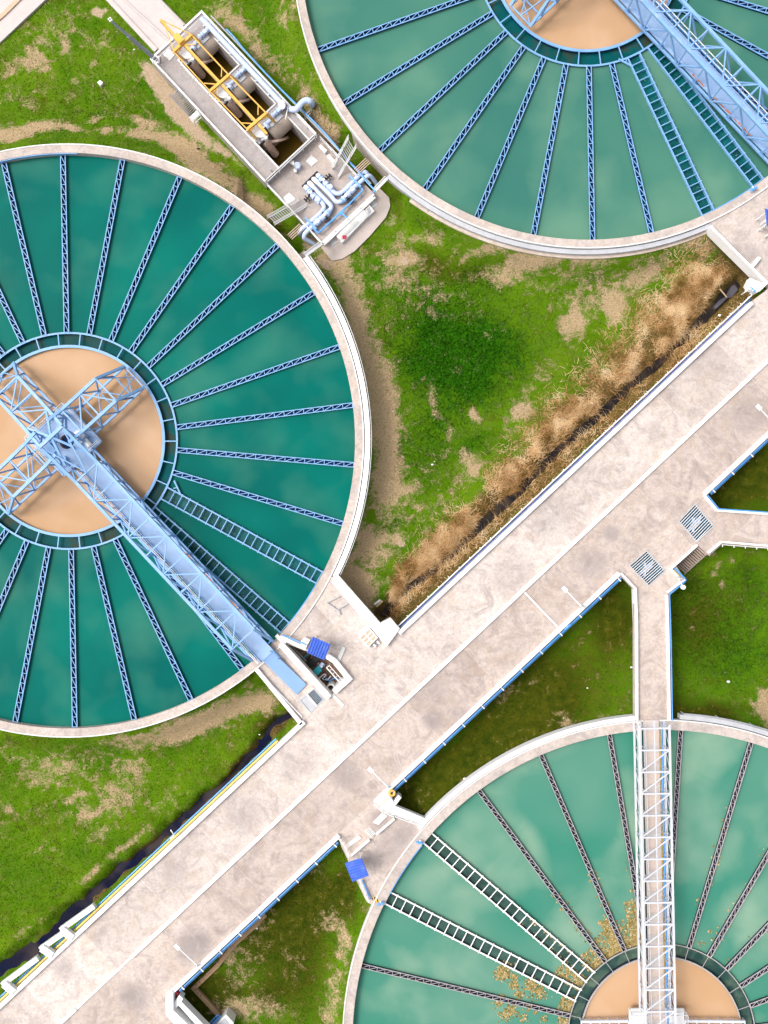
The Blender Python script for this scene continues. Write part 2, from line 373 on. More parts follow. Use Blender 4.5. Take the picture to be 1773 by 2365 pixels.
def ground_mat(name, tuft=False):
    t = NT(name)
    dry, lush, soil, reed, dark = (t.attr(k) for k in ('dry', 'lush', 'soil', 'reed', 'dark'))
    n1 = t.noise(0.35, 5); n2 = t.noise(1.6, 7, 0.7, 0.5); n3 = t.noise(9.0, 5, 0.7); n4 = t.noise(28.0, 3, 0.7)
    col = t.mix(t.ramp(n1, [(0.3, 0.0), (0.7, 1.0)]), (0.048, 0.134, 0.0008), (0.110, 0.208, 0.003))
    col = t.mix(t.ramp(n2, [(0.46, 0.0), (0.72, 0.65)]), col, (0.165, 0.195, 0.032))
    n5 = t.noise(0.75, 6, 0.65, 0.8)
    col = t.mix(t.ramp(n5, [(0.50, 0.0), (0.72, 0.75)]), col, (0.075, 0.088, 0.004))
    lf = t.math('ADD', lush, t.math('ADD', t.math('MULTIPLY', t.math('SUBTRACT', n2, 0.5), 1.5), t.math('MULTIPLY', t.math('SUBTRACT', n1, 0.5), 1.0)))
    col = t.mix(t.ramp(lf, [(0.20, 0.0), (0.85, 1.0)]), col, t.mix(t.ramp(n3, [(0.3, 0.0), (0.7, 1.0)]), (0.006, 0.046, 0.000), (0.034, 0.150, 0.000)))
    kf = t.math('ADD', t.math('MULTIPLY', dark, 1.25), t.math('MULTIPLY', t.math('SUBTRACT', n2, 0.5), 0.9))
    col = t.mix(t.ramp(kf, [(0.25, 0.0), (0.85, 1.0)]), col, t.mix(t.ramp(n2, [(0.35, 0.0), (0.68, 1.0)]), (0.026, 0.046, 0.0008), (0.080, 0.083, 0.003)))
    df = t.math('ADD', t.math('MULTIPLY', dry, 1.15), t.math('ADD', t.math('MULTIPLY', t.math('SUBTRACT', n2, 0.5), 1.9), t.math('MULTIPLY', t.math('SUBTRACT', n3, 0.5), 0.9)))
    df = t.math('ADD', df, t.math('MULTIPLY', t.math('SUBTRACT', n5, 0.5), 0.9))
    drycol = t.mix(t.ramp(n3, [(0.3, 0.0), (0.7, 1.0)]), (0.27, 0.195, 0.085), (0.53, 0.385, 0.26))
    col = t.mix(t.ramp(df, [(0.36, 0.0), (0.78, 0.95)]), col, drycol)
    sf = t.math('ADD', soil, t.math('ADD', t.math('MULTIPLY', t.math('SUBTRACT', n2, 0.5), 1.4), t.math('MULTIPLY', t.math('SUBTRACT', n3, 0.5), 0.5)))
    col = t.mix(t.ramp(sf, [(0.40, 0.0), (0.70, 0.95)]), col, t.mix(t.ramp(n3, [(0.3, 0.0), (0.7, 1.0)]), (0.33, 0.225, 0.14), (0.55, 0.425, 0.32)))
    rf = t.math('ADD', reed, t.math('MULTIPLY', t.math('SUBTRACT', n2, 0.5), 0.9))
    col = t.mix(t.ramp(rf, [(0.35, 0.0), (0.65, 0.95)]), col, t.mix(t.ramp(n3, [(0.35, 0.0), (0.7, 1.0)]), (0.035, 0.024, 0.005), (0.24, 0.15, 0.055)))
    col = t.mix(t.ramp(n4, [(0.3, 0.4), (0.62, 0.0)]), col, t.mix(1.0, col, (0.6, 0.6, 0.55), 'MULTIPLY'))
    if tuft:
        hh = t.attr('rnd'); col = t.mix(1.0, col, t.ramp(hh, [(0.0, (0.62, 0.68, 0.6)), (1.0, (1.45, 1.4, 1.5))]), 'MULTIPLY')
    else: t.bump(t.math('ADD', n3, t.math('MULTIPLY', n4, 0.5)), 0.6, 0.08)
    return t.out(col, 0.95, 0, 0.1)
M['ground'] = ground_mat('ground_turf'); M['tuft'] = ground_mat('grass_blades', True)
def straw():
    t = NT('dead_reed'); h = t.attr('rnd')
    return t.out(t.ramp(h, [(0.0, (0.14, 0.075, 0.02)), (0.3, (0.40, 0.22, 0.085)), (0.65, (0.60, 0.385, 0.19)), (1.0, (0.70, 0.52, 0.31))]), 0.9, 0, 0.1)
M['straw'] = straw()
def scum():
    t = NT('algae_scum'); h = t.attr('rnd')
    return t.out(t.ramp(h, [(0.0, (0.11, 0.09, 0.02)), (0.5, (0.29, 0.21, 0.07)), (1.0, (0.50, 0.39, 0.22))]), 0.8, 0, 0.2)
M['scum'] = scum()
# ------------------------------------------------------------------ plan of the plant (photo pixels of the deck level)
ZW = -0.5                                             # water level in the tanks
TK = {'a': (161.4, 1019.0, 658.7), 'b': (1352.5, -96.2, 655.5), 'c': (1525.4, 2392.4, 711.0)}
def tank_c(k):
    v = P(TK[k][0], TK[k][1], ZW); return Vector((v.x, v.y, 0)), TK[k][2]/PXM*(CAMZ-ZW)/CAMZ
CA, RA = tank_c('a'); CB, RB = tank_c('b'); CC, RC = tank_c('c')
def arc_px(k, r, a0, a1, n=8):
    cx, cy, _ = TK[k]; return [(cx+r*math.cos(R(a0+(a1-a0)*i/n)), cy-r*math.sin(R(a0+(a1-a0)*i/n))) for i in range(n+1)]
NU, NM, NL = 1693.0, 1820.5, 1950.0
DECK = ([UN(-2000, NU), (697.4, 1667.8), (591, 1553)] + arc_px('a', 672, -51, -27.5) + [(775, 1334), (866, 1446), (890, 1440), (918, 1458)]
        + [UN(UofX(1727, NU), NU), UN(UofX(1775, NU+6), NU+6), (1772, 655), (1652, 536), (1642, 516)] + arc_px('b', 669, -65.0, -40) + [(2100, 330), (2600, 500)]
        + [UN(1400, NL), (1630.5, 1146), (1662, 1175), (1773, 1183), (2300, 1221), (2300, 1305), (1773, 1265.5), (1668, 1256), (1637, 1283.5), (1632, 1280), (1610, 1259), (1559, 1304.5),
           (1574, 1326), (1582, 1338), (1568, 1352), (1545, 1372), (1551, 1668)] + arc_px('c', 723, 86.5, 94.6, 4)
        + [(1466, 1668), (1464, 1362), (1437, 1334), UN(UofX(1437, NL)-12, NL)] + [UN(UofX(872, NL), NL), (884, 1874), (912, 1886), (974, 1906)]
        + arc_px('c', 723, 137.5, 155.6, 8) + [(847, 2083), (822, 2032), (800, 1979), (788, 1955)]
        + [UN(UofX(783, NL), NL), UN(UofX(396, NL), NL), (390, 2300), (390, 2338), (420, 2368), (700, 2640), (200, 2900), (-900, 2900)])
PIT = [(656, 1484), (702, 1502), (748, 1514), (766, 1527), (800, 1568), (767, 1602)]
GR1 = [(1605, 1164.5), (1648, 1215), (1608.5, 1251), (1567.5, 1204)]
GR2 = [(1493, 1272), (1535.7, 1318), (1497.8, 1353), (1453.5, 1307)]
HATCH = [(724.6, 1590), (747.2, 1615.3), (716.5, 1646), (692, 1617)]
PO, E1, E2 = (345.7, 135.8), (0.682, 0.731), (0.731, -0.682)
def PE(a, b): return (PO[0]+a*E1[0]+b*E2[0], PO[1]+a*E1[1]+b*E2[1])
PUMP = [PE(0, 0), PE(583, 0), PE(583, 166), PE(0, 164)]
APRON = [(741, 571), (765, 602), (790, 598), (819, 580), (852.7, 546.5), (891, 502), (901, 476.5), (898.5, 457), (875.6, 434), (855, 440)]
ROADW = [(-300, 385), (0, 98), (104, 0), (300, -185), (-300, -500)]
DRIVE = [(150, -110), (360, 116), (372, 121), (432, 62), (428, 56), (266, -110)]
DITCH1 = [(680, 1640), (640, 1680), (599, 1722), (502, 1829), (394, 1922), (330, 1972), (271, 2019), (215, 2072), (163, 2117), (72, 2200), (11, 2240), (-120, 2340)]
DITCH2 = [(885, 1425), (901, 1404), (942, 1365), (981, 1331), (1053, 1270), (1126, 1197), (1216, 1118), (1307, 1024), (1400, 945), (1537, 822), (1600, 760), (1660, 697), (1705, 655)]

def seg_dist(px, py, line):
    """distance to a polyline, and signed side of the nearest piece (+ = lower right)"""
    best = np.full(px.shape, 1e9); side = np.zeros(px.shape)
    for (x0, y0), (x1, y1) in zip(line[:-1], line[1:]):
        dx, dy = x1-x0, y1-y0; L2 = dx*dx+dy*dy
        t = np.clip(((px-x0)*dx+(py-y0)*dy)/L2, 0, 1)
        d = np.hypot(px-(x0+t*dx), py-(y0+t*dy)); s = np.sign((px-x0)*0.6832+(py-y0)*0.7302)
        m = d < best; best = np.where(m, d, best); side = np.where(m, s, side)
    return best, side
def in_poly(px, py, poly):
    r = np.zeros(px.shape, bool); n = len(poly)
    for i in range(n):
        x0, y0 = poly[i]; x1, y1 = poly[(i+1) % n]
        if y0 == y1: continue
        r ^= ((y0 > py) != (y1 > py)) & (px < (x1-x0)*(py-y0)/(y1-y0)+x0)
    return r
_lat = rng.random((256, 256))
def vnoise(x, y):
    xi = np.floor(x).astype(int); yi = np.floor(y).astype(int); fx = x-xi; fy = y-yi
    fx = fx*fx*(3-2*fx); fy = fy*fy*(3-2*fy); g = lambda i, j: _lat[(xi+i) % 256, (yi+j) % 256]
    return (g(0,0)*(1-fx)+g(1,0)*fx)*(1-fy)+(g(0,1)*(1-fx)+g(1,1)*fx)*fy
def fbm(x, y, o=4):
    s = 0; a = 0.5
    for k in range(o): s = s+a*vnoise(x*2**k+17*k, y*2**k+5*k); a *= 0.5
    return s/(1-0.5**o)

# soil, dry and lush patches of the lawns: (x, y, rx, ry, turn, strength) in photo pixels
DRY = [(950, 640, 110, 60, 20, .16), (1280, 640, 180, 60, -8, .16), (1420, 690, 130, 60, -30, .14), (880, 860, 60, 200, -5, .12), (930, 1180, 100, 110, 0, .12), (1000, 690, 120, 60, 0, .14), (1000, 1100, 120, 120, 0, .10), (1350, 680, 120, 60, 0, .12), (900, 640, 40, 40, 0, .25), (250, 1800, 260, 120, -20, .10), (840, 830, 22, 120, -10, .4), (890, 1000, 26, 120, 0, .3), (1000, 1180, 60, 30, -40, .2), (940, 1130, 20, 24, 0, .3), (1240, 870, 60, 30, -40, .25), (1160, 640, 60, 20, 0, .35), (1310, 600, 50, 14, 0, .3), (480, 1665, 120, 24, -20, .3), (240, 150, 200, 120, 30, .12), (60, 140, 60, 30, -20, .22), (130, 70, 80, 40, 0, .22), (60, 145, 22, 14, 0, .45), (90, 128, 16, 12, 0, .4), (100, 155, 18, 10, -40, .35), (150, 110, 14, 10, -40, .4), (110, 98, 12, 10, 0, .3),
       (235, 102, 20, 8, 0, .4), (20, 180, 16, 8, -40, .4), (65, 250, 16, 8, 0, .4), (170, 190, 14, 10, 20, .35), (20, 225, 40, 20, 0, .3), (215, 150, 14, 8, 0, .35), (80, 215, 14, 8, 0, .3),
       (10, 320, 50, 18, 0, .9), (75, 298, 40, 14, -10, .8), (110, 300, 14, 14, 0, .8), (165, 300, 40, 8, 0, .7), (220, 275, 26, 6, -15, .6), (250, 303, 14, 10, 0, .7), (330, 285, 34, 9, 10, .6), (320, 315, 30, 13, 8, .9), (390, 325, 50, 20, 25, .8),
       (440, 350, 60, 26, 40, .7), (480, 400, 60, 30, 45, .6), (560, 450, 70, 24, 45, .5), (600, 480, 50, 25, 45, .5),
       (520, 30, 40, 40, 0, .4), (560, 60, 40, 20, 45, .45), (590, 110, 40, 24, 45, .35), (640, 160, 60, 30, 45, .35), (660, 60, 12, 40, -15, .5), (700, 230, 40, 24, 45, .35), (730, 280, 60, 24, 45, .3), (680, 30, 10, 30, 0, .4), (760, 320, 50, 25, 45, .5),
       (770, 600, 40, 30, 30, .9), (800, 680, 34, 60, -10, .4), (830, 760, 30, 80, -10, .45), (880, 900, 34, 110, -8, .42), (888, 1040, 36, 110, 0, .40), (896, 1130, 30, 70, 8, .35), (850, 1250, 50, 34, 30, .7), (800, 1330, 60, 60, 0, .75), (920, 1250, 24, 12, 20, .5), (830, 1380, 50, 40, 0, .6),
       (935, 600, 30, 16, 0, .7), (935, 560, 60, 20, -20, .3), (1010, 560, 60, 14, 10, .3), (1130, 590, 70, 14, -5, .5), (1230, 610, 70, 18, -8, .55), (1400, 590, 70, 20, -20, .5), (1520, 560, 80, 24, -15, .5), (1600, 570, 60, 30, 0, .5), (1490, 640, 60, 22, -30, .5),
       (1320, 745, 28, 34, 20, .75), (1420, 720, 22, 34, 0, .65), (1410, 700, 30, 20, 0, .4), (1090, 960, 12, 24, -15, .6), (1200, 940, 26, 20, 0, .4), (1075, 1060, 24, 18, 0, .5), (1000, 920, 14, 40, -10, .5), (1190, 960, 40, 22, -40, .5), (1095, 1090, 30, 20, -40, .5), (1040, 1000, 10, 30, 0, .3),
       (250, 1850, 70, 44, -30, .35), (150, 1770, 60, 22, 0, .35), (100, 1800, 60, 30, 0, .25), (300, 1770, 40, 30, 0, .3), (60, 1750, 60, 16, 0, .3), (180, 1830, 14, 10, 0, .5), (160, 1850, 12, 8, 0, .5), (200, 1880, 20, 14, 30, .45), (230, 1930, 22, 14, -40, .4), (330, 1700, 110, 22, -12, .4), (500, 1650, 90, 26, -20, .55), (590, 1620, 50, 34, 0, .5), (440, 1690, 60, 16, -25, .5), (380, 1850, 40, 14, -40, .4), (290, 1950, 60, 10, -40, .5), (200, 2020, 40, 10, -40, .5), (60, 2150, 40, 10, -35, .45), (20, 1860, 40, 20, 0, .2), (100, 1960, 30, 12, 0, .25),
       (560, 2230, 60, 70, 0, .3), (530, 2200, 22, 30, 0, .4), (600, 2120, 34, 40, 0, .35), (630, 2040, 40, 30, 0, .3), (550, 2330, 60, 26, 0, .6), (760, 2120, 30, 40, 0, .35), (795, 2170, 16, 60, 8, .5), (770, 2300, 22, 70, 0, .45), (720, 2000, 30, 20, 0, .3), (690, 2230, 40, 60, 0, .15), (640, 2330, 40, 30, 0, .3),
       (1410, 1655, 40, 10, 0, .45), (1490, 1640, 20, 10, 0, .4), (1300, 1660, 30, 12, -10, .35), (1765, 1630, 26, 40, 0, .9), (1655, 1305, 10, 10, 0, .55), (1690, 1300, 8, 10, 0, .45), (1650, 1330, 12, 6, 0, .5), (1668, 1352, 6, 8, 0, .6), (1645, 1275, 24, 14, 0, .4), (1200, 1700, 40, 16, 0, .2), (1180, 1600, 60, 30, -40, .2)]
LUSH = [(1040, 800, 230, 220, 0, .10), (1000, 850, 180, 160, 20, .38), (1190, 760, 120, 110, 0, .30), (940, 650, 70, 50, 0, .25), (960, 1100, 60, 90, 10, .3), (1120, 900, 80, 70, -30, .25), (1330, 670, 90, 30, -15, .3), (1080, 670, 150, 60, 0, .25), (1000, 1080, 90, 90, 0, .25), (1500, 640, 60, 24, -20, .3), (860, 640, 60, 50, 0, .2), (240, 260, 200, 30, 0, .15), (150, 100, 20, 20, 0, .2), (280, 60, 30, 60, 0, .15), (1040, 800, 85, 110, 0, .72), (960, 760, 70, 90, 20, .36), (1130, 820, 80, 60, 0, .4), (1010, 990, 60, 60, 0, .35), (1100, 1040, 30, 24, 0, .7), (900, 1215, 44, 30, 0, .7), (920, 1050, 24, 60, 20, .4), (1380, 640, 60, 18, -10, .5), (1120, 640, 80, 18, 0, .4), (1300, 620, 40, 14, 0, .4), (980, 540, 60, 14, 20, .5), (830, 560, 40, 20, -40, .3), (1380, 700, 40, 20, -20, .35), (1460, 760, 40, 20, -30, .35),
        (230, 230, 90, 34, 5, .35), (140, 190, 24, 16, 0, .4), (20, 130, 30, 24, 0, .35), (120, 322, 120, 9, 0, .5), (330, 340, 40, 9, 5, .5), (430, 375, 60, 9, 30, .4), (200, 265, 100, 9, 0, .25), (640, 60, 24, 30, 0, .3),
        (140, 2055, 30, 30, 0, .5), (40, 1700, 60, 10, -5, .4), (60, 1920, 60, 40, 0, .2), (330, 1740, 60, 14, -15, .3), (560, 2150, 30, 40, 0, .3), (700, 2090, 40, 30, 0, .35),
        (1660, 1480, 170, 150, 0, .75), (1590, 1360, 40, 40, 0, .4), (1740, 1330, 70, 60, 0, .5), (1380, 1560, 60, 50, 0, .3)]
SOIL = [(*PE(30, -24), 50, 22, 47, .8), (*PE(95, -34), 60, 26, 47, .75), (*PE(170, -34), 60, 24, 47, .7), (*PE(240, -24), 50, 16, 47, .6), (*PE(310, -14), 50, 10, 47, .5), (221, 26, 12, 11, 0, 1.1), (240, 22, 8, 8, 0, .6), (232, 42, 14, 8, 40, .45), (930, 604, 12, 11, 0, 1.0), (1010, 560, 24, 10, 0, .3),
        (716, 560, 40, 22, 47, .75), (765, 605, 60, 14, -20, .7), (640, 30, 10, 20, 0, .3), (660, 1645, 24, 16, 0, .5), (600, 1600, 30, 16, 0, .3), (925, 1258, 16, 12, 0, .7), (860, 1420, 30, 22, -40, .5), (880, 500, 14, 30, -30, .4), (905, 515, 14, 20, 0, .5)]
DARK = [(980, 590, 120, 40, 15, .35), (1250, 590, 180, 34, -5, .4), (1150, 900, 60, 60, 0, .25), (860, 1150, 60, 120, 0, .25), (1050, 1090, 70, 60, -40, .25), (300, 290, 300, 20, 0, .25), (120, 1700, 200, 30, -5, .3), (400, 1720, 160, 30, -20, .35), (300, 1930, 160, 24, -40, .3), (620, 150, 70, 30, 45, .45), (700, 240, 60, 30, 45, .5), (740, 310, 50, 30, 45, .5), (480, 360, 60, 24, 40, .3), (580, 460, 50, 24, 45, .4), (1660, 1440, 130, 130, 0, .30), (1720, 1330, 60, 60, 0, .2), (620, 1640, 60, 40, -30, .3), (870, 700, 40, 60, -10, .3), (900, 800, 30, 60, 0, .3), (1100, 640, 90, 24, 0, .3), (1420, 660, 120, 40, -20, .3), (1000, 620, 50, 30, 20, .3), (1240, 1620, 190, 150, -43, .85), (1060, 1790, 150, 60, -43, 1.1), (980, 1840, 80, 60, -30, 1.4), (1420, 1420, 60, 90, 0, .8), (1640, 1140, 60, 60, 0, 1.0), (1740, 1090, 80, 90, 0, .85), (1640, 1650, 60, 30, 0, .9), (1560, 1640, 40, 40, 0, .7), (1600, 1420, 60, 120, 0, .35),
        (600, 2160, 60, 180, 35, .55), (720, 2080, 90, 100, 0, .7), (470, 2310, 60, 60, 0, 1.0), (690, 2250, 90, 120, 0, .65), (800, 2050, 30, 60, 0, .6), (540, 2290, 40, 20, 0, .4), (620, 2300, 40, 40, 0, .4),
        (1640, 640, 60, 40, -40, .9), (840, 1420, 40, 34, -40, .8), (780, 470, 60, 30, 45, .5), (860, 420, 40, 60, 40, .7), (640, 530, 40, 34, 40, .7), (530, 430, 60, 30, 45, .4), (760, 330, 40, 70, -40, .5), (610, 1680, 30, 40, 40, .5), (910, 470, 20, 40, -30, .4)]
def blobs(px, py, L):
    r = np.zeros(px.shape)
    for x, y, a, b, t, s in L:
        c, n = math.cos(R(t)), math.sin(R(t)); dx, dy = px-x, py-y
        u = (dx*c+dy*n)/a; v = (-dx*n+dy*c)/b; r = r+s*np.exp(-(u*u+v*v))
    return r
def layers(x, y, z=-2.0):
    k = CAMZ/(CAMZ-z)*PXM; px = x*k+CX; py = -y*k+CY
    wx = (fbm(x*.5+3, y*.5+9, 3)-.5)*46; wy = (fbm(x*.5+53, y*.5+29, 3)-.5)*46
    qx, qy = px+wx*.5, py+wy*.5
    dry = 0.10+blobs(qx, qy, DRY); lush = blobs(px+wx*1.7, py+wy*1.7, LUSH)-.14; soil = blobs(qx, qy, SOIL); dark = blobs(qx, qy, DARK)
    d2, s2 = seg_dist(px+wx*.7, py+wy*.7, DITCH2); wd = 40+70*np.clip((px-880)/700, 0, 1)
    reed = np.where(s2 < 0, np.clip(1.25-d2/wd, 0, 1), np.clip(1.15-d2/70, 0, 1))
    reed = np.where(in_poly(px, py, [(600, 1200), (900, 1500), (1800, 640), (1640, 500)]), reed, 0)
    d1, s1 = seg_dist(px+wx*.4, py+wy*.4, DITCH1)
    reed = np.maximum(reed, np.clip(0.9-d1/28, 0, 1))
    for k_ in 'abc':                                      # bare strip at the foot of the tank walls
        c_, r_ = {'a': (CA, RA), 'b': (CB, RB), 'c': (CC, RC)}[k_]; d = (np.hypot(x-c_.x, y-c_.y)-r_-.8)*PXM
        soil = soil+np.where((d > 0) & (d < 9), .20, 0)
    return dry, lush, soil, reed, dark
def ground_z(x, y):
    k = CAMZ/(CAMZ+2)*PXM; px = x*k+CX; py = -y*k+CY
    z = -2.0+0.16*(fbm(x*.25, y*.25, 3)-.5)+0.07*(fbm(x*1.7, y*1.7, 3)-.5)
    wx = (fbm(x*.8+3, y*.8+9, 3)-.5)*30
    d1, _ = seg_dist(px+wx, py+wx*.6, DITCH1); z = z-0.95*np.exp(-(d1/np.clip(22-px*.018, 10, 22))**2)
    d2, _ = seg_dist(px+wx, py+wx*.6, DITCH2); z = z-0.75*np.exp(-(d2/20)**2)
    for k_ in 'abc':                                      # low bank against the tank walls
        c_, r_ = {'a': (CA, RA), 'b': (CB, RB), 'c': (CC, RC)}[k_]; d = np.maximum(np.hypot(x-c_.x, y-c_.y)-r_-.8, 0)*PXM
        z = z+np.where((px > 560) & (px < 930) & (py > 330) & (py < 640), 0, (1.5 if k_ == 'b' else 1.15)*np.exp(-(d/38)**2))
    inp = in_poly(px, py, [PE(14, 14), PE(570, 14), PE(570, 150), PE(14, 150)])
    z = np.where(inp, -4.6, z)
    for k_ in 'abc':
        c_, r_ = {'a': (CA, RA), 'b': (CB, RB), 'c': (CC, RC)}[k_]; z = np.where(np.hypot(x-c_.x, y-c_.y) < r_+.3, -4.6, z)
    z = np.where(in_poly(px, py, [(650, 1480), (705, 1495), (760, 1510), (810, 1568), (768, 1612)]), -3.6, z)
    return z
def axis(lo, hi, step): return np.concatenate([[-900, -400, -180, -90, lo-14, lo-4], np.arange(lo, hi+1e-6, step), [hi+4, hi+14, 90, 180, 400, 900]])
gx = axis(-30, 30, 0.17); gy = axis(-39, 39, 0.17)
X, Y = np.meshgrid(gx, gy); Z = ground_z(X, Y); nx, ny = len(gx), len(gy)
me = bpy.data.meshes.new('ground')
idx = np.arange(nx*ny).reshape(ny, nx)
quads = np.stack([idx[:-1,:-1], idx[:-1,1:], idx[1:,1:], idx[1:,:-1]], -1).reshape(-1, 4)
def np_mesh(me, co, faces):
    nf, k = faces.shape
    me.vertices.add(len(co)); me.vertices.foreach_set('co', co.astype(np.float32).ravel())
    me.loops.add(nf*k); me.loops.foreach_set('vertex_index', faces.astype(np.int32).ravel())
    me.polygons.add(nf); me.polygons.foreach_set('loop_start', np.arange(0, nf*k, k, dtype=np.int32))
    try: me.polygons.foreach_set('loop_total', np.full(nf, k, dtype=np.int32))
    except Exception: pass
    me.update(calc_edges=True)
def set_attr(me, name, a):
    at = me.attributes.new(name, 'FLOAT', 'POINT'); at.data.foreach_set('value', np.asarray(a, dtype=np.float32).ravel())
np_mesh(me, np.stack([X.ravel(), Y.ravel(), Z.ravel()], -1), quads)
for nme, a in zip(('dry', 'lush', 'soil', 'reed', 'dark'), layers(X, Y)): set_attr(me, nme, a)
me.polygons.foreach_set('use_smooth', [True]*len(me.polygons))
go = bpy.data.objects.new('ground', me); COL.objects.link(go); me.materials.append(M['ground']); tag(go, kind='structure')

def free(px, py):
    """lawn that nothing stands on"""
    f = (px > -30) & (px < 1803) & (py > -30) & (py < 2395)
    for k_ in 'abc':
        c_, r_ = {'a': (CA, RA), 'b': (CB, RB), 'c': (CC, RC)}[k_]; kk = (CAMZ+2)/CAMZ/PXM; f &= np.hypot((px-CX)*kk-c_.x, -(py-CY)*kk-c_.y) > r_+.72
    for poly in (DECK, PUMP, APRON, ROADW, DRIVE): f &= ~in_poly(px, py, poly)
    return f
# ---- grass blades over all the lawns
n = 420000
x = rng.uniform(-27, 27, n); y = rng.uniform(-36, 36, n); k = CAMZ/(CAMZ+2)*PXM
px, py = x*k+CX, -y*k+CY
dry, lush, soil, reed, dark = layers(x, y)
d1, _ = seg_dist(px, py, DITCH1); d2, _ = seg_dist(px, py, DITCH2)
keep = free(px, py) & (soil < .5) & (d1 > np.clip(20-px*.018, 9, 20)) & (d2 > 12) & (rng.random(n) < np.clip(1.15-dry*.9-reed*.4+lush*.3, .06, 1))
x, y, dry, lush, soil, reed, dark = (a[keep] for a in (x, y, dry, lush, soil, reed, dark)); n = len(x); z = ground_z(x, y)
ang = rng.uniform(0, 2*np.pi, n); h = rng.uniform(.05, .11, n)*(1+np.clip(lush, 0, 1)*.9); wd = h*rng.uniform(.25, .5, n); la = rng.uniform(0, 2*np.pi, n); le = h*rng.uniform(.5, 1.3, n)
a = np.stack([x-np.cos(ang)*wd, y-np.sin(ang)*wd, z-.01], -1); b = np.stack([x+np.cos(ang)*wd, y+np.sin(ang)*wd, z-.01], -1)
big = (lush > .45) & (rng.random(n) < .35); h = np.where(big, h*1.7, h); wd = np.where(big, wd*1.5, wd); le = np.where(big, le*1.5, le)
c = np.stack([x+np.cos(la)*le, y+np.sin(la)*le, z+h*.8], -1)
me = bpy.data.meshes.new('grass'); np_mesh(me, np.stack([a, b, c], 1).reshape(-1, 3), np.arange(3*n).reshape(-1, 3))
for nme, q in zip(('dry', 'lush', 'soil', 'reed', 'dark'), (dry, lush, soil, reed, dark)): set_attr(me, nme, np.repeat(q, 3))
set_attr(me, 'rnd', np.repeat(rng.random(n), 3))
o = bpy.data.objects.new('grass', me); COL.objects.link(o); me.materials.append(M['tuft'])
tag(o, 'short bright green lawn grass with bare dry patches', 'grass', kind='stuff')
# ---- matted dead reeds along the ditch in the triangle
n = 56000
u = rng.uniform(0, 1, n); L2 = np.array(DITCH2); seg = np.minimum((u*(len(L2)-1)).astype(int), len(L2)-2); t = u*(len(L2)-1)-seg
bx = L2[seg, 0]*(1-t)+L2[seg+1, 0]*t; by = L2[seg, 1]*(1-t)+L2[seg+1, 1]*t
wd = 30+80*np.clip((bx-880)/700, 0, 1); off = rng.normal(.40, .38, n)*wd
px = bx-off*N_[0]+rng.normal(0, 8, n); py = by-off*N_[1]+rng.normal(0, 8, n)
cl = fbm(px*.02, py*.02, 3)+.25*fbm(px*.08, py*.08, 2)
keep = free(px, py) & (np.abs(off) > 3) & (off > -.5*wd) & (cl+rng.normal(0, .09, n) > .52-.06*np.clip((px-1100)/500, 0, 1)) & (px > 900)
keep &= seg_dist(px, py, [(1655, 700), (1690, 668), (1725, 640), (1700, 600)])[0] > 22+34*rng.random(n)
px, py, cl = px[keep], py[keep], cl[keep]; n = len(px); k = (CAMZ+2)/CAMZ/PXM
x = (px-CX)*k; y = -(py-CY)*k; z = ground_z(x, y)
dirn = .75+(fbm(px*.03+7, py*.03+3, 3)-.5)*7+rng.normal(0, .9, n); ln = rng.uniform(.2, .75, n); hh = rng.uniform(.03, .24, n)*(.4+1.4*np.clip(cl-.55, 0, 1)*2); ww = rng.uniform(.007, .015, n)
nxx, nyy = -np.sin(dirn)*ww, np.cos(dirn)*ww; bend = rng.normal(0, .7, n); V = []
for s in (0, .5, 1.0):
    ex = x+np.cos(dirn+bend*s)*ln*s; ey = y+np.sin(dirn+bend*s)*ln*s; ez = z+.03+hh*(1-(2*s-.9)**2)
    V += [np.stack([ex-nxx*(1.05-s), ey-nyy*(1.05-s), ez], -1), np.stack([ex+nxx*(1.05-s), ey+nyy*(1.05-s), ez], -1)]
V = np.stack(V, 1).reshape(-1, 3); b6 = np.arange(n)*6
F = np.concatenate([np.stack([b6, b6+1, b6+3, b6+2], -1), np.stack([b6+2, b6+3, b6+5, b6+4], -1)])
me = bpy.data.meshes.new('dead_reeds'); np_mesh(me, V, F); set_attr(me, 'rnd', np.repeat(np.clip(.5+1.9*(fbm(px*.035+5, py*.035+2, 3)-.5)+rng.normal(0, .2, n), 0, 1), 6))
o = bpy.data.objects.new('dead_reeds', me); COL.objects.link(o); me.materials.append(M['straw'])
tag(o, 'matted tan dead reeds along the ditch below the walkway', 'dead reeds', kind='stuff')
# ---- ditch water, roads, apron
mb = MB()
mb.wall(XY(DITCH1, -2.66), 1.2, -2.75, -2.66); tag(mb.build('water', M['ditch_water']), kind='structure')
mb = MB(); mb.wall(XY(DITCH2, -2.50), 0.6, -2.7, -2.50); tag(mb.build('water', M['mud_water']), kind='structure')
ZG = -1.86
mb = MB(); mb.prism(XY(ROADW, ZG), -2.5, ZG); tag(mb.build('road', M['road']), kind='structure')
mb = MB(); mb.prism(XY(DRIVE, ZG), -2.5, ZG); tag(mb.build('driveway', M['road']), kind='structure')
mb = MB(); mb.prism(XY(APRON, ZG), -2.5, ZG); tag(mb.build('pavement', M['apron']), kind='structure')
for pts, wd_, lb in (([(150, -110), (360, 116)], .30, 'pale concrete edge kerb along the lawn side of the driveway'),
                     ([(190, -110), (286, 0), (389, 94)], .14, 'thin pale kerb down the middle of the driveway'),
                     ([(262, -110), (368, 0), (424, 58)], .12, 'thin pale kerb on the far edge of the driveway')):
    mb = MB(); mb.wall(XY(pts, ZG+.12), wd_, ZG-.2, ZG+.12); tag(mb.build('kerb', M['road']), lb, 'kerb', 'driveway kerbs')
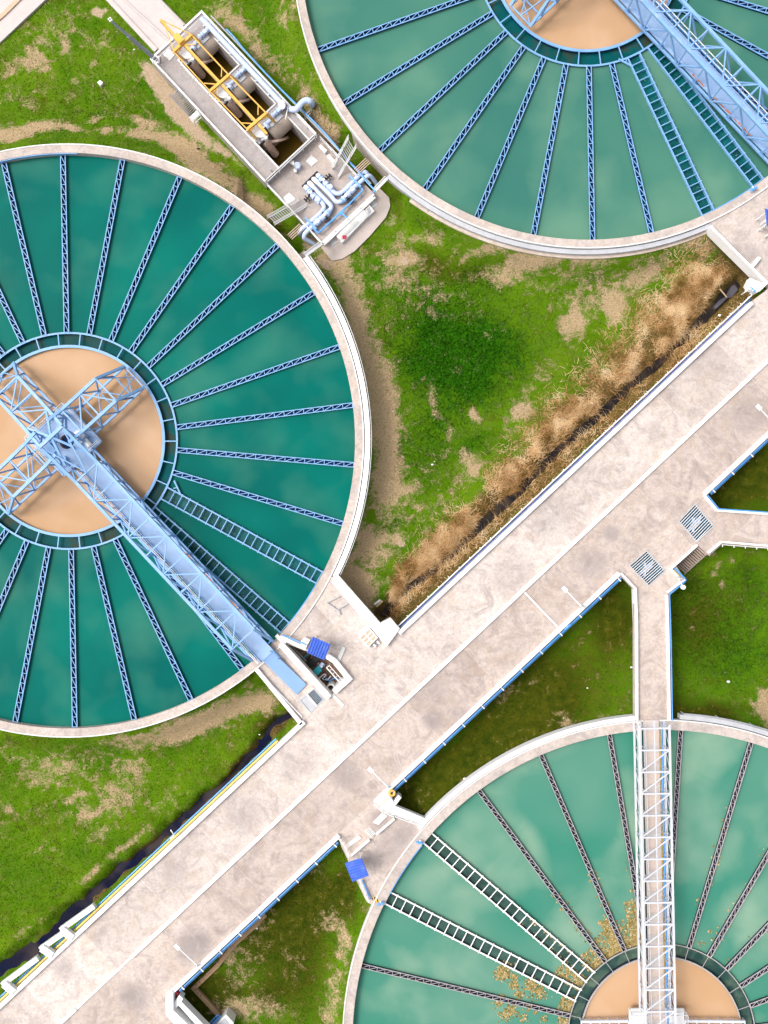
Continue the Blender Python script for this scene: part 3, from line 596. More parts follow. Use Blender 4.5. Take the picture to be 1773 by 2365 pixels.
mb = MB(); mb.wall(XY([(-60, 90), (8, 32), (44, -4), (80, -40)], ZG+.1), .28, ZG-.2, ZG+.1)
tag(mb.build('kerb', M['tan']), 'rust stained concrete kerb on the road in the upper left corner', 'kerb')
# ------------------------------------------------------------------ settling tanks
def arc_visible(c, r0, r1, ang, z=ZW):
    for i in range(9):
        r = r0+(r1-r0)*i/8; px, py = PX(c.x+r*math.cos(R(ang)), c.y+r*math.sin(R(ang)), z)
        if inframe(px, py, 6): return True
    return False
def make_launder(parent, r0, r1, w, m_rail, m_in, pitch, lt=.056):
    """one radial collecting trough along +x of the tank; its lattice is a sub-part"""
    mb = MB(); h = w/2
    mb.box((r0, -h, ZW-.45), (r1, -h+.03, ZW+.16)); mb.box((r0, h-.03, ZW-.45), (r1, h, ZW+.16)); mb.box((r0, -h+.03, ZW-.40), (r1, h-.03, ZW+.012))
    o = mb.build('launder', m_in, parent, local=True)
    lb = MB(); zt = ZW+.20
    for s in (-1, 1): lb.box((r0, s*h-lt*.5, zt-.03), (r1, s*h+lt*.5, zt+.03))
    k = int(round((r1-r0)/pitch)); p = (r1-r0-.06)/k
    for i in range(k+1): lb.beam((r0+.03+i*p, -h, zt+.01), (r0+.03+i*p, h, zt+.01), lt*.8)
    for i in range(k): lb.beam((r0+.03+i*p, -h, zt), (r0+.03+(i+1)*p, h, zt), lt*.72)
    lb.build('lattice', m_rail, o, local=True)
    return o
def make_channel(parent, r0, r1, w, m_rail, m_in, m_flow, pitch):
    """one wide radial channel with cross bars over running water"""
    mb = MB(); h = w/2
    mb.box((r0, -h, ZW-.6), (r1, -h+.04, ZW+.20)); mb.box((r0, h-.04, ZW-.6), (r1, h, ZW+.20))
    o = mb.build('radial_channel', m_in, parent, local=True)
    mb = MB()
    for s in (-1, 1): mb.box((r0-.05, s*h-.045, ZW+.20), (r1, s*h+.045, ZW+.27))
    mb.build('edge_rail', m_rail, o, local=True)
    mb = MB(); mb.box((r0, -h+.04, ZW-.3), (r1, h-.04, ZW+.012)); mb.build('running_water', m_flow, o, local=True)
    k = int(round((r1-r0)/pitch)); p = (r1-r0)/k; first = None
    for i in range(k+1):
        if first is None:
            mb = MB(); mb.beam((0, -h-.09, ZW+.25), (0, h+.09, ZW+.25), .055); first = mb.build('crossbar', m_rail, o, local=True); first.location = (r0+.05, 0, 0)
        else:
            c = copy_obj(first, o); c.location = (r0+.05+(p*i if i < k else p*i-.12), 0, 0)
    return o
def dup_rot(o, ang, parent):
    c = copy_obj(o, parent); c.rotation_euler = (0, 0, R(ang)); return c
def make_tank(c, Rw, label, base_ang, step, channels, skip, r_in, r_out, bar_ang, rimw, m, lw, chw, pitch, white_wall, foot):
    t = empty('settling_tank', (c.x, c.y, -2.3), label, 'tank', 'round settling tanks')
    t0 = Vector((c.x, c.y, 0))
    def bld(mb, name, mat, par=t): return mb.build(name, mat, par)
    mb = MB(); mb.ring(c, Rw, Rw+.55, -4.4, 0.0); bld(mb, 'wall', M['white'] if white_wall else M['rim'])
    mb = MB(); mb.ring(c, Rw-.0, Rw+rimw, 0.002, 0.03); bld(mb, 'rim', M['rim'])
    mb = MB(); mb.ring(c, Rw+rimw+.002, Rw+rimw+.08, -.4, .07); bld(mb, 'kerb', M['whiteish'])
    if foot: bld(MB().ring(c, Rw+rimw+.14, Rw+rimw+foot[2], -2.6, foot[3], foot[0], foot[1]), 'footing', M['footing'])
    rr = bld(MB().ring(c, r_out-.03, r_out, ZW-.7, ZW+.12).ring(c, r_in, r_in+.03, ZW-.7, ZW+.12), 'ring_trough', m['in'])
    mb = MB(); k_ = .5 if 'ringrail' in m else 1.0; rm = m.get('ringrail', m['rail']); mb.ring(c, r_out-.07*k_, r_out+.05*k_, ZW+.12, ZW+.19); mb.build('outer_edge_rail', rm, rr)
    mb = MB(); mb.ring(c, r_in-.09*k_, r_in+.09*k_, ZW+.12, ZW+.20); mb.build('inner_edge_rail', rm, rr)
    mb = MB(); mb.ring(c, r_in+.03, r_out-.03, ZW-.45, ZW-.15); mb.build('trough_water', m['ring'], rr)
    first = None; zl = wloc(rr).z
    for i in range(int(round(360/step))):
        a = bar_ang+step*i
        if not arc_visible(c, r_in, r_out, a): continue
        if first is None:
            mb = MB(); mb.beam((r_in, 0, ZW+.16-zl), (r_out, 0, ZW+.16-zl), .07*k_); first = mb.build('crossbar', rm, rr, local=True); first.rotation_euler = (0, 0, R(a))
        else: dup_rot(first, a, rr)
    # the teal water outside the ring, the muddy water inside it
    mb = MB(); mb.ring(c, r_out, Rw+.05, ZW-.5, ZW, n=160); tag(mb.build('water', m['water']), kind='structure')
    mb = MB(); mb.cyl(c, r_in+.01, ZW-.4, ZW-.02, n=96); tag(mb.build('water', M['mud']), kind='structure')
    proto = None
    for i in range(int(round(360/step))):
        a = base_ang-step*i
        if i in channels or i in skip or not arc_visible(c, r_out, Rw, a): continue
        if proto is None:
            proto = make_launder(t, r_out, Rw, lw, m['rail2'], m['in'], pitch, m.get('lt', .056)); proto.location = (0, 0, 2.3); proto.rotation_euler = (0, 0, R(a))
        else: dup_rot(proto, a, t)
    proto = None
    for i, a in channels.items():
        if proto is None:
            proto = make_channel(t, r_out, Rw, chw, m['rail'], m['in2'], m['flow'], m['bar']); proto.location = (0, 0, 2.3); proto.rotation_euler = (0, 0, R(a))
        else: dup_rot(proto, a, t)
    return t
px2m = (CAMZ-ZW)/CAMZ/PXM
mA = dict(rail=M['rail_blue'], rail2=M['rail_blue'], **{'in': M['navy'], 'in2': M['rail_blue']}, ring=M['ring_water'], water=M['water_a'], flow=M['flow'], bar=.55)
mB = dict(mA, water=M['water_b'])
mC = dict(rail=M['white'], rail2=M['grey_rail'], lt=.038, ringrail=M['galv_dark'], **{'in': M['charcoal'], 'in2': M['charcoal']}, ring=M['ring_water_c'], water=M['water_c'], flow=M['flow_c'], bar=.66)
TA = make_tank(CA, RA, 'round concrete tank of dark teal water with blue spokes and brown centre', 91.2, 12, {10: -28.6, 11: -40.8}, (), 218*px2m, 249*px2m, 83.9, .52, mA, .31, .86, .66, False, (-32, 40, .72, -1.5))
TB = make_tank(CB, RB, 'round concrete tank of grey green water with blue spokes, cut by the photo top', -88.8, 12, {28: -64.7, 27: -52.9}, (), 217*px2m, 252*px2m, -94.4, .50, mB, .31, .86, .66, False, (-126, -63, .62, -.47))
TC = make_tank(CC, RC, 'round concrete tank of jade water with grey spokes and drifting brown algae', 99.8, 40/3, {24: 139.5, 23: 152.9}, (), 186*px2m, 216*px2m, 99.8, .60, mC, .28, .84, .52, True, None)
# white cable troughs that run round the foot of the rims
def arc_thing(name, k, rad0, rad1, z0, z1, a0, a1, mat, label, cat, par=None):
    c = {'a': CA, 'b': CB, 'c': CC}[k]
    m_ = (a0+a1)/2; base = (c.x+rad0*math.cos(R(m_)), c.y+rad0*math.sin(R(m_)), z0)
    o = MB().ring(c, rad0, rad1, z0, z1, a0, a1).build(name, mat, base=base); tag(o, label, cat); return o
def rail_arc(k, rad, a0, a1, label, group=None, z=0.75, mat='galv'):
    c = {'a': CA, 'b': CB, 'c': CC}[k]; m_ = (a0+a1)/2
    t = empty('guard_rail', (c.x+rad*math.cos(R(m_)), c.y+rad*math.sin(R(m_)), -.5), label, 'railing', group)
    L = rad*R(abs(a1-a0)); n_ = max(2, int(L/1.9)); a = MB(); f = None
    q = lambda ang, z_, r_=rad: Vector((c.x+r_*math.cos(R(ang)), c.y+r_*math.sin(R(ang)), z_))
    arc = [a0+(a1-a0)*i/(n_*3) for i in range(n_*3+1)]
    a.tube([q(b, z) for b in arc], .028, 5); a.tube([q(b, z*.35) for b in arc], .028, 5); a.build('rail', M[mat], t)
    for i in range(n_+1):
        ang = a0+(a1-a0)*i/n_
        if f is None:
            f = MB().beam((0, 0, 0), (0, 0, z+.5), .05).build('post', M[mat], t, local=True); f.location = q(ang, -.5)-Vector(t.location)
        else: copy_obj(f, t).location = q(ang, -.5)-Vector(t.location)
    return t
arc_thing('cable_trough', 'a', RA+.66, RA+1.0, -.5, .16, -27, 37.5, M['white'], 'long white cable trough curving along the right rim of the dark teal tank', 'trough')
rail_arc('a', RA+1.10, -26, 37, 'grey guard rail curving outside the right rim of the dark teal tank', 'curved rim railings', .4)
arc_thing('cable_trough', 'b', RB+.62, RB+.92, -.49, -.12, -132, -65, M['galv'], 'grey cable trough curving below the rim of the tank beside the pump station', 'trough')
arc_thing('cable_trough', 'c', RC+.74, RC+1.02, -.55, .15, 95, 139, M['white'], 'white cable trough on the upper left rim of the algae tank', 'trough')
arc_thing('cable_trough', 'c', RC+.74, RC+1.05, -.55, .06, 62, 87, M['galv'], 'grey cable trough on the rim of the algae tank right of the vertical walkway', 'trough')
rail_arc('c', RC+1.15, 62, 86.5, 'thin grey guard rail on the rim of the algae tank right of the vertical walkway', 'curved rim railings', .35)
# drifting algae on the third tank: far too many flakes to count
pts = []
def sector(a0, a1, r0, r1, n, pw=1.5):
    for _ in range(n):
        a = random.uniform(a0, a1); r = r0+(r1-r0)*random.random()**pw
        pts.append((CC.x+r*px2m*math.cos(R(a)), CC.y+r*px2m*math.sin(R(a))))
sector(128.5, 137, 218, 262, 320, 1.8); sector(114, 119, 218, 300, 330, 1.3); sector(114, 126, 218, 275, 420, 1.8); sector(100.8, 106, 218, 320, 450, 1.3); sector(100.8, 112, 218, 285, 420, 1.8); sector(142, 151, 218, 285, 430, 1.2); sector(156, 166, 218, 246, 260); sector(167.5, 178, 218, 240, 140)
for x, y, r_, n_ in ((1159, 2248, 17, 150), (1168, 2232, 12, 60), (1188, 2268, 12, 60), (1225, 2273, 14, 110), (1242, 2290, 18, 120), (1200, 2293, 12, 50), (1180, 2334, 16, 110), (1150, 2318, 9, 40), (1165, 2345, 10, 50), (1190, 2255, 6, 20), (1220, 2325, 8, 30), (1210, 2352, 9, 30), (1182, 2278, 6, 20), (1160, 2300, 5, 15), (1255, 2352, 7, 20), (1235, 2338, 4, 10), (1615, 2180, 6, 12), (1640, 2150, 6, 8)):
    for _ in range(n_):
        v = P(x+random.gauss(0, r_*.55), y+random.gauss(0, r_*.55), ZW); pts.append((v.x, v.y))
for a_, cnt in ((73.1, 30), (59.8, 40), (46.4, 24), (126.5, 40), (113.1, 40), (99.8, 30), (139.5, 60)):       # flakes caught along the spokes
    for _ in range(cnt):
        r = random.uniform(220, 560 if a_ < 90 else 420)**1.0; s = random.choice((-1, 1))*random.uniform(.2, .36)/px2m
        pts.append((CC.x+(r*math.cos(R(a_))-s*math.sin(R(a_)))*px2m, CC.y+(r*math.sin(R(a_))+s*math.cos(R(a_)))*px2m))
vs = []; fs = []; rv = []
for x, y in pts:
    s = random.uniform(.035, .10); k_ = 6; a = random.uniform(0, 6.28); b = len(vs); h_ = ZW+.006+random.uniform(0, .02)
    for j in range(k_):
        q = s*random.uniform(.5, 1.15); vs.append((x+q*math.cos(a+6.283*j/k_), y+q*math.sin(a+6.283*j/k_), h_+random.uniform(0, .012)))
    vs.append((x, y, h_+.03)); rv += [min(1, max(0, random.gauss(.5, .25)))]*(k_+1)
    fs += [(b+j, b+(j+1) % k_, b+k_) for j in range(k_)]
me = bpy.data.meshes.new('algae'); me.from_pydata(vs, [], fs); set_attr(me, 'rnd', rv); me.materials.append(M['scum'])
o = bpy.data.objects.new('algae', me); COL.objects.link(o); tag(o, 'drifting golden brown algae flakes on the jade tank', 'algae', kind='stuff')
# ------------------------------------------------------------------ blue truss bridges with their cross of scraper trusses
def zig(mb, A, B, w):
    for a, b in zip(A, B): mb.beam(a, b, w)
def scraper_arm(root, ang, top_r0, m):
    """box truss that carries the rakes; modelled along +x then turned"""
    hw = .95; mb = MB()
    xs = [top_r0, 1.55, 3.05, 4.45]; zt = [2.75, 2.45, 2.35, 2.3]; tip = 6.1
    T = {s: [Vector((x, s*hw, z)) for x, z in zip(xs, zt)] for s in (-1, 1)}
    Lx = [1.3, 2.3, 3.75, 5.15, tip]; L = {s: [Vector((x, s*hw, .15)) for x in Lx] for s in (-1, 1)}
    for s in (-1, 1):
        for a, b in zip(T[s][:-1], T[s][1:]): mb.beam(a, b, .20)
        mb.beam(T[s][-1], L[s][-1], .17)
        for a, b in zip(L[s][:-1], L[s][1:]): mb.beam(a, b, .15)
        for i in range(4):
            mb.beam(T[s][min(i, 3)], L[s][i], .085)
            if i < 3: mb.beam(T[s][i+1], L[s][i], .085)
        mb.beam(T[s][3], L[s][3], .085)
    o = mb.build('scraper_arm', m, root, local=True); o.rotation_euler = (0, 0, R(ang))
    b = MB()
    for i in range(1, 4): b.beam(T[-1][i], T[1][i], .10)
    b.beam(T[-1][1], T[1][2], .075); b.beam(T[1][2], T[-1][3], .075)
    for i in range(1, 5): b.beam(L[-1][i], L[1][i], .085)
    b.beam(L[-1][1], L[1][2], .07); b.beam(L[1][2], L[-1][3], .07); b.beam(L[-1][3], L[1][4], .07)
    b.beam(T[-1][3], L[-1][4]*.5+L[1][4]*.5, .06); b.beam(T[1][3], L[-1][4]*.5+L[1][4]*.5, .06)
    b.build('bracing', m, o, local=True)
    return o
def make_bridge(c, ang, side, label, arms=True):
    t = empty('scraper_bridge', (c.x, c.y, 0), label, 'bridge', 'blue scraper bridges', R(ang))
    S, hw, z0, z1 = M['steel_blue'], .93, .28, 2.35
    xs = [3.0+1.61*k for k in range(10)]; end = 18.92
    for s in (-1, 1):
        mb = MB()
        mb.beam((1.5, s*hw, z0), (end, s*hw, z0), .15); mb.beam((xs[0], s*hw, z1), (xs[-1], s*hw, z1), .19)
        mb.beam((0, s*hw, 2.95), (xs[0], s*hw, z1), .19); mb.beam((xs[-1], s*hw, z1), (end, s*hw, z0), .16)
        mb.beam((0, s*hw, 2.95), (1.5, s*hw, z0), .1); mb.beam((1.5, s*hw, z0), (xs[0], s*hw, z1), .09)
        for i, x in enumerate(xs):
            mb.beam((x, s*hw, z0), (x, s*hw, z1), .085)
            if i < 9: mb.beam((x, s*hw, z1 if i % 2 else z0), (xs[i+1], s*hw, z0 if i % 2 else z1), .095)
            for dx in (-.16, .16): mb.beam((x, s*hw*1.02, z0), (x+dx, s*hw*1.02, z0+.22), .05)      # gusset
        mb.build('side_truss', S, t, local=True)
    mb = MB()
    for i, x in enumerate(xs): mb.beam((x, -hw, z1+.02), (x, hw, z1+.02), .085)
    for i in range(9):
        a, b = (1, -1) if i % 2 else (-1, 1)
        mb.beam((xs[i], a*hw*side, z1), (xs[i+1], b*hw*side, z1), .075)
    mb.beam((0, -hw, 2.95), (xs[0], 0, z1+.05), .08); mb.beam((0, hw, 2.95), (xs[0], 0, z1+.05), .08)
    mb.build('top_bracing', S, t, local=True)
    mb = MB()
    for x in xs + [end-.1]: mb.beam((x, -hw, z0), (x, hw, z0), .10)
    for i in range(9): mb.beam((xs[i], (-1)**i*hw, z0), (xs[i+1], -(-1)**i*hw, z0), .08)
    mb.build('floor_bracing', M['shaded_blue'], t, local=True)  # shade below the deck is painted in by the darker, bluer steel
    mb = MB(); mb.box((1.7, -.53, z0+.10), (19.42, .53, z0+.16))
    for s in (-1, 1): mb.box((1.7, s*.555-.025, z0+.08), (19.42, s*.555+.025, z0+.26))
    d = mb.build('deck', M['deck_blue'], t, local=True)
    mb = MB(); y = -side*.72
    mb.box((2.6, y-.11, z0+.16), (18.2, y+.11, z0+.24)); mb.box((2.6, y-.12, z0+.24), (18.2, y-.09, z0+.30)); mb.box((2.6, y+.09, z0+.24), (18.2, y+.12, z0+.30))
    duct = mb.build('cable_duct', M['deck_blue'], t, local=True)
    mb = MB()
    for a, b in ((10.6, 11.7), (12.6, 13.9), (14.6, 16.3)):
        x = a
        while x < b:
            l = random.uniform(.12, .4); mb.box((x, y-.10+random.uniform(-.01, .03), z0+.245), (x+l, y+.02+random.uniform(-.02, .06), z0+.252)); x += l*random.uniform(.8, 1.4)
    mb.build('rust_patch', M['rust'], duct, local=True)
    mb = MB(); y = side*.60
    mb.tube([(2.2, y, 1.32), (19.3, y, 1.32)], .032, 6); mb.tube([(2.2, y, .88), (19.3, y, .88)], .028, 6)
    hr = mb.build('handrail', M['white'], t, local=True); f = None
    for k in range(11):
        x = 2.3+1.61*k
        if f is None: f = MB().beam((0, y, z0), (0, y, 1.32), .05).build('post', M['steel_blue'], hr, local=True); f.location = (x, 0, 0)
        else: copy_obj(f, hr).location = (x, 0, 0)
    mb = MB(); y = side*.78
    mb.tube([(2.6, y, z0+.24), (18.3, y, z0+.24)], .06, 8); mb.build('service_pipe', M['pipe_blue'], t, local=True)
    # centre: tower, platform, drive
    mb = MB()
    mb.beam((0, -hw-.05, 2.97), (0, hw+.05, 2.97), .22)
    for sx in (-1, 1):
        for sy in (-1, 1): mb.beam((0, sy*hw, 2.95), (sx*1.25, sy*.95, .45), .11)
    mb.beam((0, 0, 2.95), (1.9, -.75, z1), .15); mb.beam((0, 0, 2.95), (1.9, .75, z1), .15); mb.beam((0, 0, 2.95), (-1.55, -.8, 2.45), .13); mb.beam((0, 0, 2.95), (-1.55, .8, 2.45), .13)
    mb.build('tower', S, t, local=True)
    h_ = 1.66; mb = MB(); hole = [(.15+.48*math.cos(R(a)), .48*math.sin(R(a))) for a in range(0, 360, 20)]
    mb.prism([(-h_, -h_), (h_, -h_), (h_, h_), (-h_, h_)], .32, .42, [hole])
    for a, b in (((-h_, -h_), (h_, -h_)), ((h_, -h_), (h_, h_)), ((h_, h_), (-h_, h_)), ((-h_, h_), (-h_, -h_))): mb.beam((*a, .34), (*b, .34), .12, .22)
    pf = mb.build('platform', M['deck_blue'], t, local=True)
    mb = MB()
    for z in (.85, 1.25):
        for a, b in (((-h_, -h_), (h_*.4, -h_)), ((-h_, -h_), (-h_, h_)), ((-h_, h_), (h_*.4, h_)), ((h_, h_*.45), (h_, h_))): mb.tube([(*a, z), (*b, z)], .022, 5)
    for a in ((-h_, -h_), (-h_, 0), (-h_, h_), (0, -h_), (0, h_), (h_*.4, h_), (h_*.4, -h_), (h_, h_)): mb.tube([(*a, .4), (*a, 1.25)], .022, 5)
    mb.build('guard_rail', M['white'], pf, local=True)
    mb = MB(); mb.cyl((.15, 0), .40, -1.2, .2, 24); mb.build('shaft', M['navy'], t, local=True)
    mb = MB(); mb.cyl((.55, .95), .36, .42, .95, 20); mb.box((.25, .55, .42), (.95, .85, .8)); mb.tube([(.55, .95, .95), (.55, .95, 1.25)], .2, 14); mb.tube([(.95, 1.0, .75), (1.5, 1.0, .75)], .19, 12)
    mb.build('drive_motor', M['white'], t, local=True, smooth=True)
    mb = MB(); mb.cyl((-.75, -.5), .45, .42, .6, 24); mb.cyl((-.75, -.5), .25, .6, .85, 20); mb.box((-.5, -1.2, .42), (.2, -.8, .75)); mb.cyl((.9, -.9), .22, .42, .7, 16); mb.beam((-.3, .3, .5), (-1.1, 1.0, .5), .12)
    mb.build('gearbox', M['steel_blue'], t, local=True)
    if arms:
        for a in (90, 180, 270): scraper_arm(t, a, .55 if a != 180 else .1, S)
    return t
make_bridge(CA, -46.9, -1, 'pale blue truss bridge with rusty duct to the centre of the dark teal tank')
make_bridge(CB, -46.7, 1, 'pale blue truss walkway bridge crossing the upper right tank beside the pump station')
# pale ramp that leads off the blue bridge on to the deck
mb = MB(); a, b, c_, d_ = (P(605.5, 1524.5, .38), P(627.5, 1503, .38), P(708, 1581, .10), P(685, 1604.5, .10))
n_ = 30
for i in range(n_):
    t0, t1 = i/n_, (i+.93)/n_
    q = [a.lerp(d_, t0), b.lerp(c_, t0), b.lerp(c_, t1), a.lerp(d_, t1)]; dz = Vector((0, 0, .05))
    mb.add(q+[v-dz for v in q], [(0,1,2,3), (7,6,5,4), (0,4,5,1), (1,5,6,2), (2,6,7,3), (3,7,4,0)])
    q2 = [v-Vector((0, 0, .012)) for v in (a.lerp(d_, t1), b.lerp(c_, t1), b.lerp(c_, (i+1)/n_), a.lerp(d_, (i+1)/n_))]
    mb.add(q2, [(0, 1, 2, 3)])
rampo = mb.build('ramp', M['ramp_blue'])
tag(rampo, 'ribbed pale blue steel ramp leading off the truss bridge of the dark teal tank', 'ramp')
t = empty('ramp_rail', P(668, 1543, 0), 'thin blue rail along the right edge of the pale blue ramp', 'railing')
MB().tube([P(628, 1501, .95), P(646, 1518, .9)], .03, 6).tube([P(628, 1501, .5), P(646, 1518, .5)], .03, 6).build('rail', M['pipe_blue'], t)
f = MB().beam((0, 0, 0), (0, 0, .95), .05).build('post', M['pipe_blue'], t, local=True); f.location = P(628, 1501, .0)-Vector(t.location); copy_obj(f, t).location = P(646, 1518, 0)-Vector(t.location)

# ------------------------------------------------------------------ white bridge of the third tank
pa, pb = P(1510.2, 1674, 1.2), P(1524.3, 2365, 1.2); dv = (pb-pa); dv.z = 0; dv.normalize(); nv = Vector((-dv.y, dv.x, 0))     # nv points to the right in the photo
ang = math.degrees(math.atan2(dv.y, dv.x))
t = empty('walkway_bridge', (pa.x, pa.y, 0), 'white truss walkway bridge with beige boards over the jade tank', 'bridge', rz=R(ang))
hw, z0, z1, Lb = .98, .02, 1.2, 22.6; pit_ = 1.408; nx_ = 16; xs = [.22+pit_*i for i in range(nx_+1)]; W = M['truss_white']
for s in (-1, 1):
    mb = MB(); mb.beam((0, s*hw, z0), (Lb, s*hw, z0), .12); mb.beam((0, s*hw, z1), (Lb, s*hw, z1), .13)
    for i, x in enumerate(xs):
        mb.beam((x, s*hw, z0), (x, s*hw, z1), .05)
        if i < nx_: mb.beam((x, s*hw, z0), (xs[i+1], s*hw, z1), .035)
    mb.build('side_truss', W, t, local=True)
mb = MB()
for i, x in enumerate(xs):
    mb.beam((x, -hw, z1), (x, hw, z1), .10)
    if 1 < i: mb.beam((x, -hw, z1), (xs[i-1], hw, z1), .075)
mb.beam((-.3, 0, z1), (Lb, 0, z1), .06); mb.build('top_bracing', W, t, local=True)
mb = MB(); yo = .12
for i in range(16):
    x0 = -.05+i*1.408; mb.box((x0, yo-.52, .05), (x0+.70, yo+.52, .13)); mb.box((x0+.704, yo-.52, .05), (x0+1.404, yo+.52, .128))
dk = mb.build('deck', M['board'], t, local=True)
mb = MB()
for i in range(0, 16): mb.box((-.02+i*1.408, yo-.50, .132), (-.02+i*1.408+.66, yo+.50, .14))
mb.build('deck_plate', M['plate'], dk, local=True)
mb = MB(); mb.box((0, -.80, .02), (Lb, -.66, .20)); mb.box((0, -.60, .05), (Lb, -.55, .22)); mb.build('cable_duct', M['whiteish'], t, local=True)
mb = MB(); mb.tube([(.1, .80, .15), (Lb, .80, .15)], .055, 8); mb.build('water_pipe', M['pipe_blue'], t, local=True)
mb = MB(); mb.tube([(.1, .72, .05), (Lb, .72, .05)], .03, 6); mb.build('gas_pipe', M['yellow_pipe'], t, local=True)
mb = MB()
for s in (-.64, .62):
    for z in (.7, 1.1): mb.tube([(0, yo+s, z), (Lb, yo+s, z)], .02, 5)
hr = mb.build('handrail', W, t, local=True); f = None
for k in range(17):
    if f is None: f = MB().beam((0, yo-.64, .05), (0, yo-.64, 1.1), .04).beam((0, yo+.62, .05), (0, yo+.62, 1.1), .04).build('post', W, hr, local=True); f.location = (xs[k], 0, 0)
    else: copy_obj(f, hr).location = (xs[k], 0, 0)
q = P(1518, 2372, .3); t = empty('drive_platform', (q.x, q.y, -.4), 'white drive platform with scraper arms on the brown centre of the jade tank', 'platform')
MB().box((q.x-1.82, q.y-1.4, .0), (q.x+1.82, q.y+1.12, .10)).build('floor', M['whiteish'], t)
mb = MB()
for z in (0.5, 0.9):
    for x in (-1.8, 1.8): mb.tube([(q.x+x, q.y-1.4, z), (q.x+x, q.y+1.1, z)], .03, 5)
    mb.tube([(q.x-1.8, q.y+1.1, z), (q.x+1.8, q.y+1.1, z)], .03, 5)
for x in (-1.8, -.9, .9, 1.8): mb.tube([(q.x+x, q.y+1.1, .1), (q.x+x, q.y+1.1, .9)], .03, 5)
mb.build('guard_rail', W, t)
for s in (-1, 1):
    a = Vector((q.x+s*1.86, q.y+.30, .08)); b = Vector((CC.x+s*5.4, q.y+.22, .0))
    o = MB().beam(a, b, .16).beam(a+Vector((0, -.5, 0)), b+Vector((0, -.5, 0)), .14).build('scraper_arm', W, t)
    mb = MB()
    for i in range(6): u = a.lerp(b, i/5); mb.beam(u, u+Vector((0, -.5, 0)), .07); mb.beam(u, u+Vector((0, 0, -.45)), .06)
    mb.build('strut', W, o)
# ------------------------------------------------------------------ elevated causeway
ZD = -0.03
DK = XY(DECK, ZD)
mb = MB(); mb.prism(DK, -.42, ZD, [XY(PIT, ZD), XY(GR1, ZD), XY(GR2, ZD), XY(HATCH, ZD)], bottom=False)
tag(mb.build('causeway', M['deck']), kind='structure')
mb = MB(); mb.prism(XY([UN(-2000, NU+9), UN(UofX(930, NU), NU+9), UN(1300, NU+9), UN(1300, NL-8), UN(UofX(880, NL), NL-8), UN(UofX(780, NL), NL-8), UN(-2000, NL-8)], -.43), -3.6, -.43)
tag(mb.build('causeway', M['deck']), kind='structure')
def parapet(px_pts, w, z1, label, group='white parapet walls', z0=-.6, name='parapet_wall', mat='white', cat='wall'):
    o = MB().wall(XY(px_pts, z1), w, z0, z1).build(name, M[mat], bevel=.012 if w > .1 else 0); return tag(o, label, cat, group)
def slab(px_pts, z0, z1, label, name='concrete_slab', mat='white', cat='slab', group=None):
    o = MB().prism(XY(px_pts, z1), z0, z1).build(name, M[mat], bevel=.012); return tag(o, label, cat, group)
ZP = .26; PU, PLW = 1697.4, 1944.6
parapet([UN(-1950, PU), UN(UofX(702, PU), PU)], .27, ZP, 'white parapet wall along the ditch side of the lower causeway')
parapet([UN(UofX(700.5, PU)-6, PU), (591.5, 1545.5)], .27, ZP, 'white parapet wall on the lawn side of the pale blue ramp')
parapet([UN(UofX(921, PU), PU), UN(UofX(1737, PU), PU)], .26, ZP, 'long white parapet wall above the reed ditch in the triangle')
parapet([UN(UofX(865, PLW), PLW), UN(UofX(1432, PLW)-1, PLW)], .25, ZP, 'white parapet wall above the dark lawn left of the narrow walkway')
parapet([UN(UofX(1627, PLW), PLW), UN(1400, PLW)], .25, ZP, 'white parapet wall at the right edge beyond the upper grating')
parapet([UN(UofX(396, PLW)-2, PLW), UN(UofX(783, PLW), PLW)], .25, ZP, 'white parapet wall with a blue pipe between the bottom slab and the lower blue roof')
parapet([(1434, 1324), (1468, 1359.5), (1471, 1443), (1471.8, 1664)], .13, ZP, 'thin white parapet on the left side of the narrow walkway to the jade tank')
parapet([(1540.5, 1374), (1543, 1450), (1546.5, 1664)], .13, ZP, 'thin white parapet on the right side of the narrow walkway to the jade tank')
parapet([(1627.5, 1143.5), (1656.5, 1179), (1773, 1187), (2300, 1224)], .13, ZP, 'thin white parapet on the upper side of the walkway at the right edge')
parapet([(1636, 1277), (1667, 1251.5), (1773, 1260.5), (2300, 1300)], .12, ZP, 'thin white parapet on the lower side of the walkway at the right edge')
parapet([(1611, 1259), (1549, 1314.5), (1566, 1332)], .10, ZP, 'thin white parapet above the brown stair')
parapet([(1582, 1338), (1566, 1350), (1541, 1369)], .10, ZP, 'short white parapet below the round lamp at the narrow walkway')
for (u0, u1, ww, hh, mt, lb) in ((-2000, -1465, .20, .10, 'white', 'lowest white length of the kerb that divides the causeway'),
                                 (-1465, -1290, .16, .03, 'whiteish', 'worn flat grey length of the kerb that divides the causeway'),
                                 (-1290, 1500, .23, .12, 'white', 'long white kerb that divides the causeway down its middle')):
    tag(MB().wall(XY([UN(u0, NM+1), UN(u1, NM-1 if u1 > 0 else NM+1)], hh), ww, ZD, hh).build('divider_kerb', M[mt]), lb, 'kerb', 'white dividing kerbs')
slab([(766, 1345.5), (779, 1326), (878, 1438.8), (901.5, 1427), (923, 1452), (893, 1493)], ZD-.1, .40, 'broad white concrete slab between the dark teal tank and the triangle of lawn')
parapet([(1641, 522), (1650.5, 533), (1771, 653), (1752, 671)], .16, .40, 'tall white side wall at the right edge below the upper right tank', z0=-.7)
slab([(1731, 642), (1768, 656), (1747, 676), (1728, 667), (1723, 659)], -.2, .34, 'white concrete corner slab at the right edge above the long parapet')
slab([(864.7, 1851.7), (896, 1829.8), (904, 1842), (911.7, 1861), (981.5, 1890), (972, 1906.6), (911.7, 1884), (883.5, 1873.7)], -.30, .16, 'bent white concrete ledge beside the steps of the jade tank')
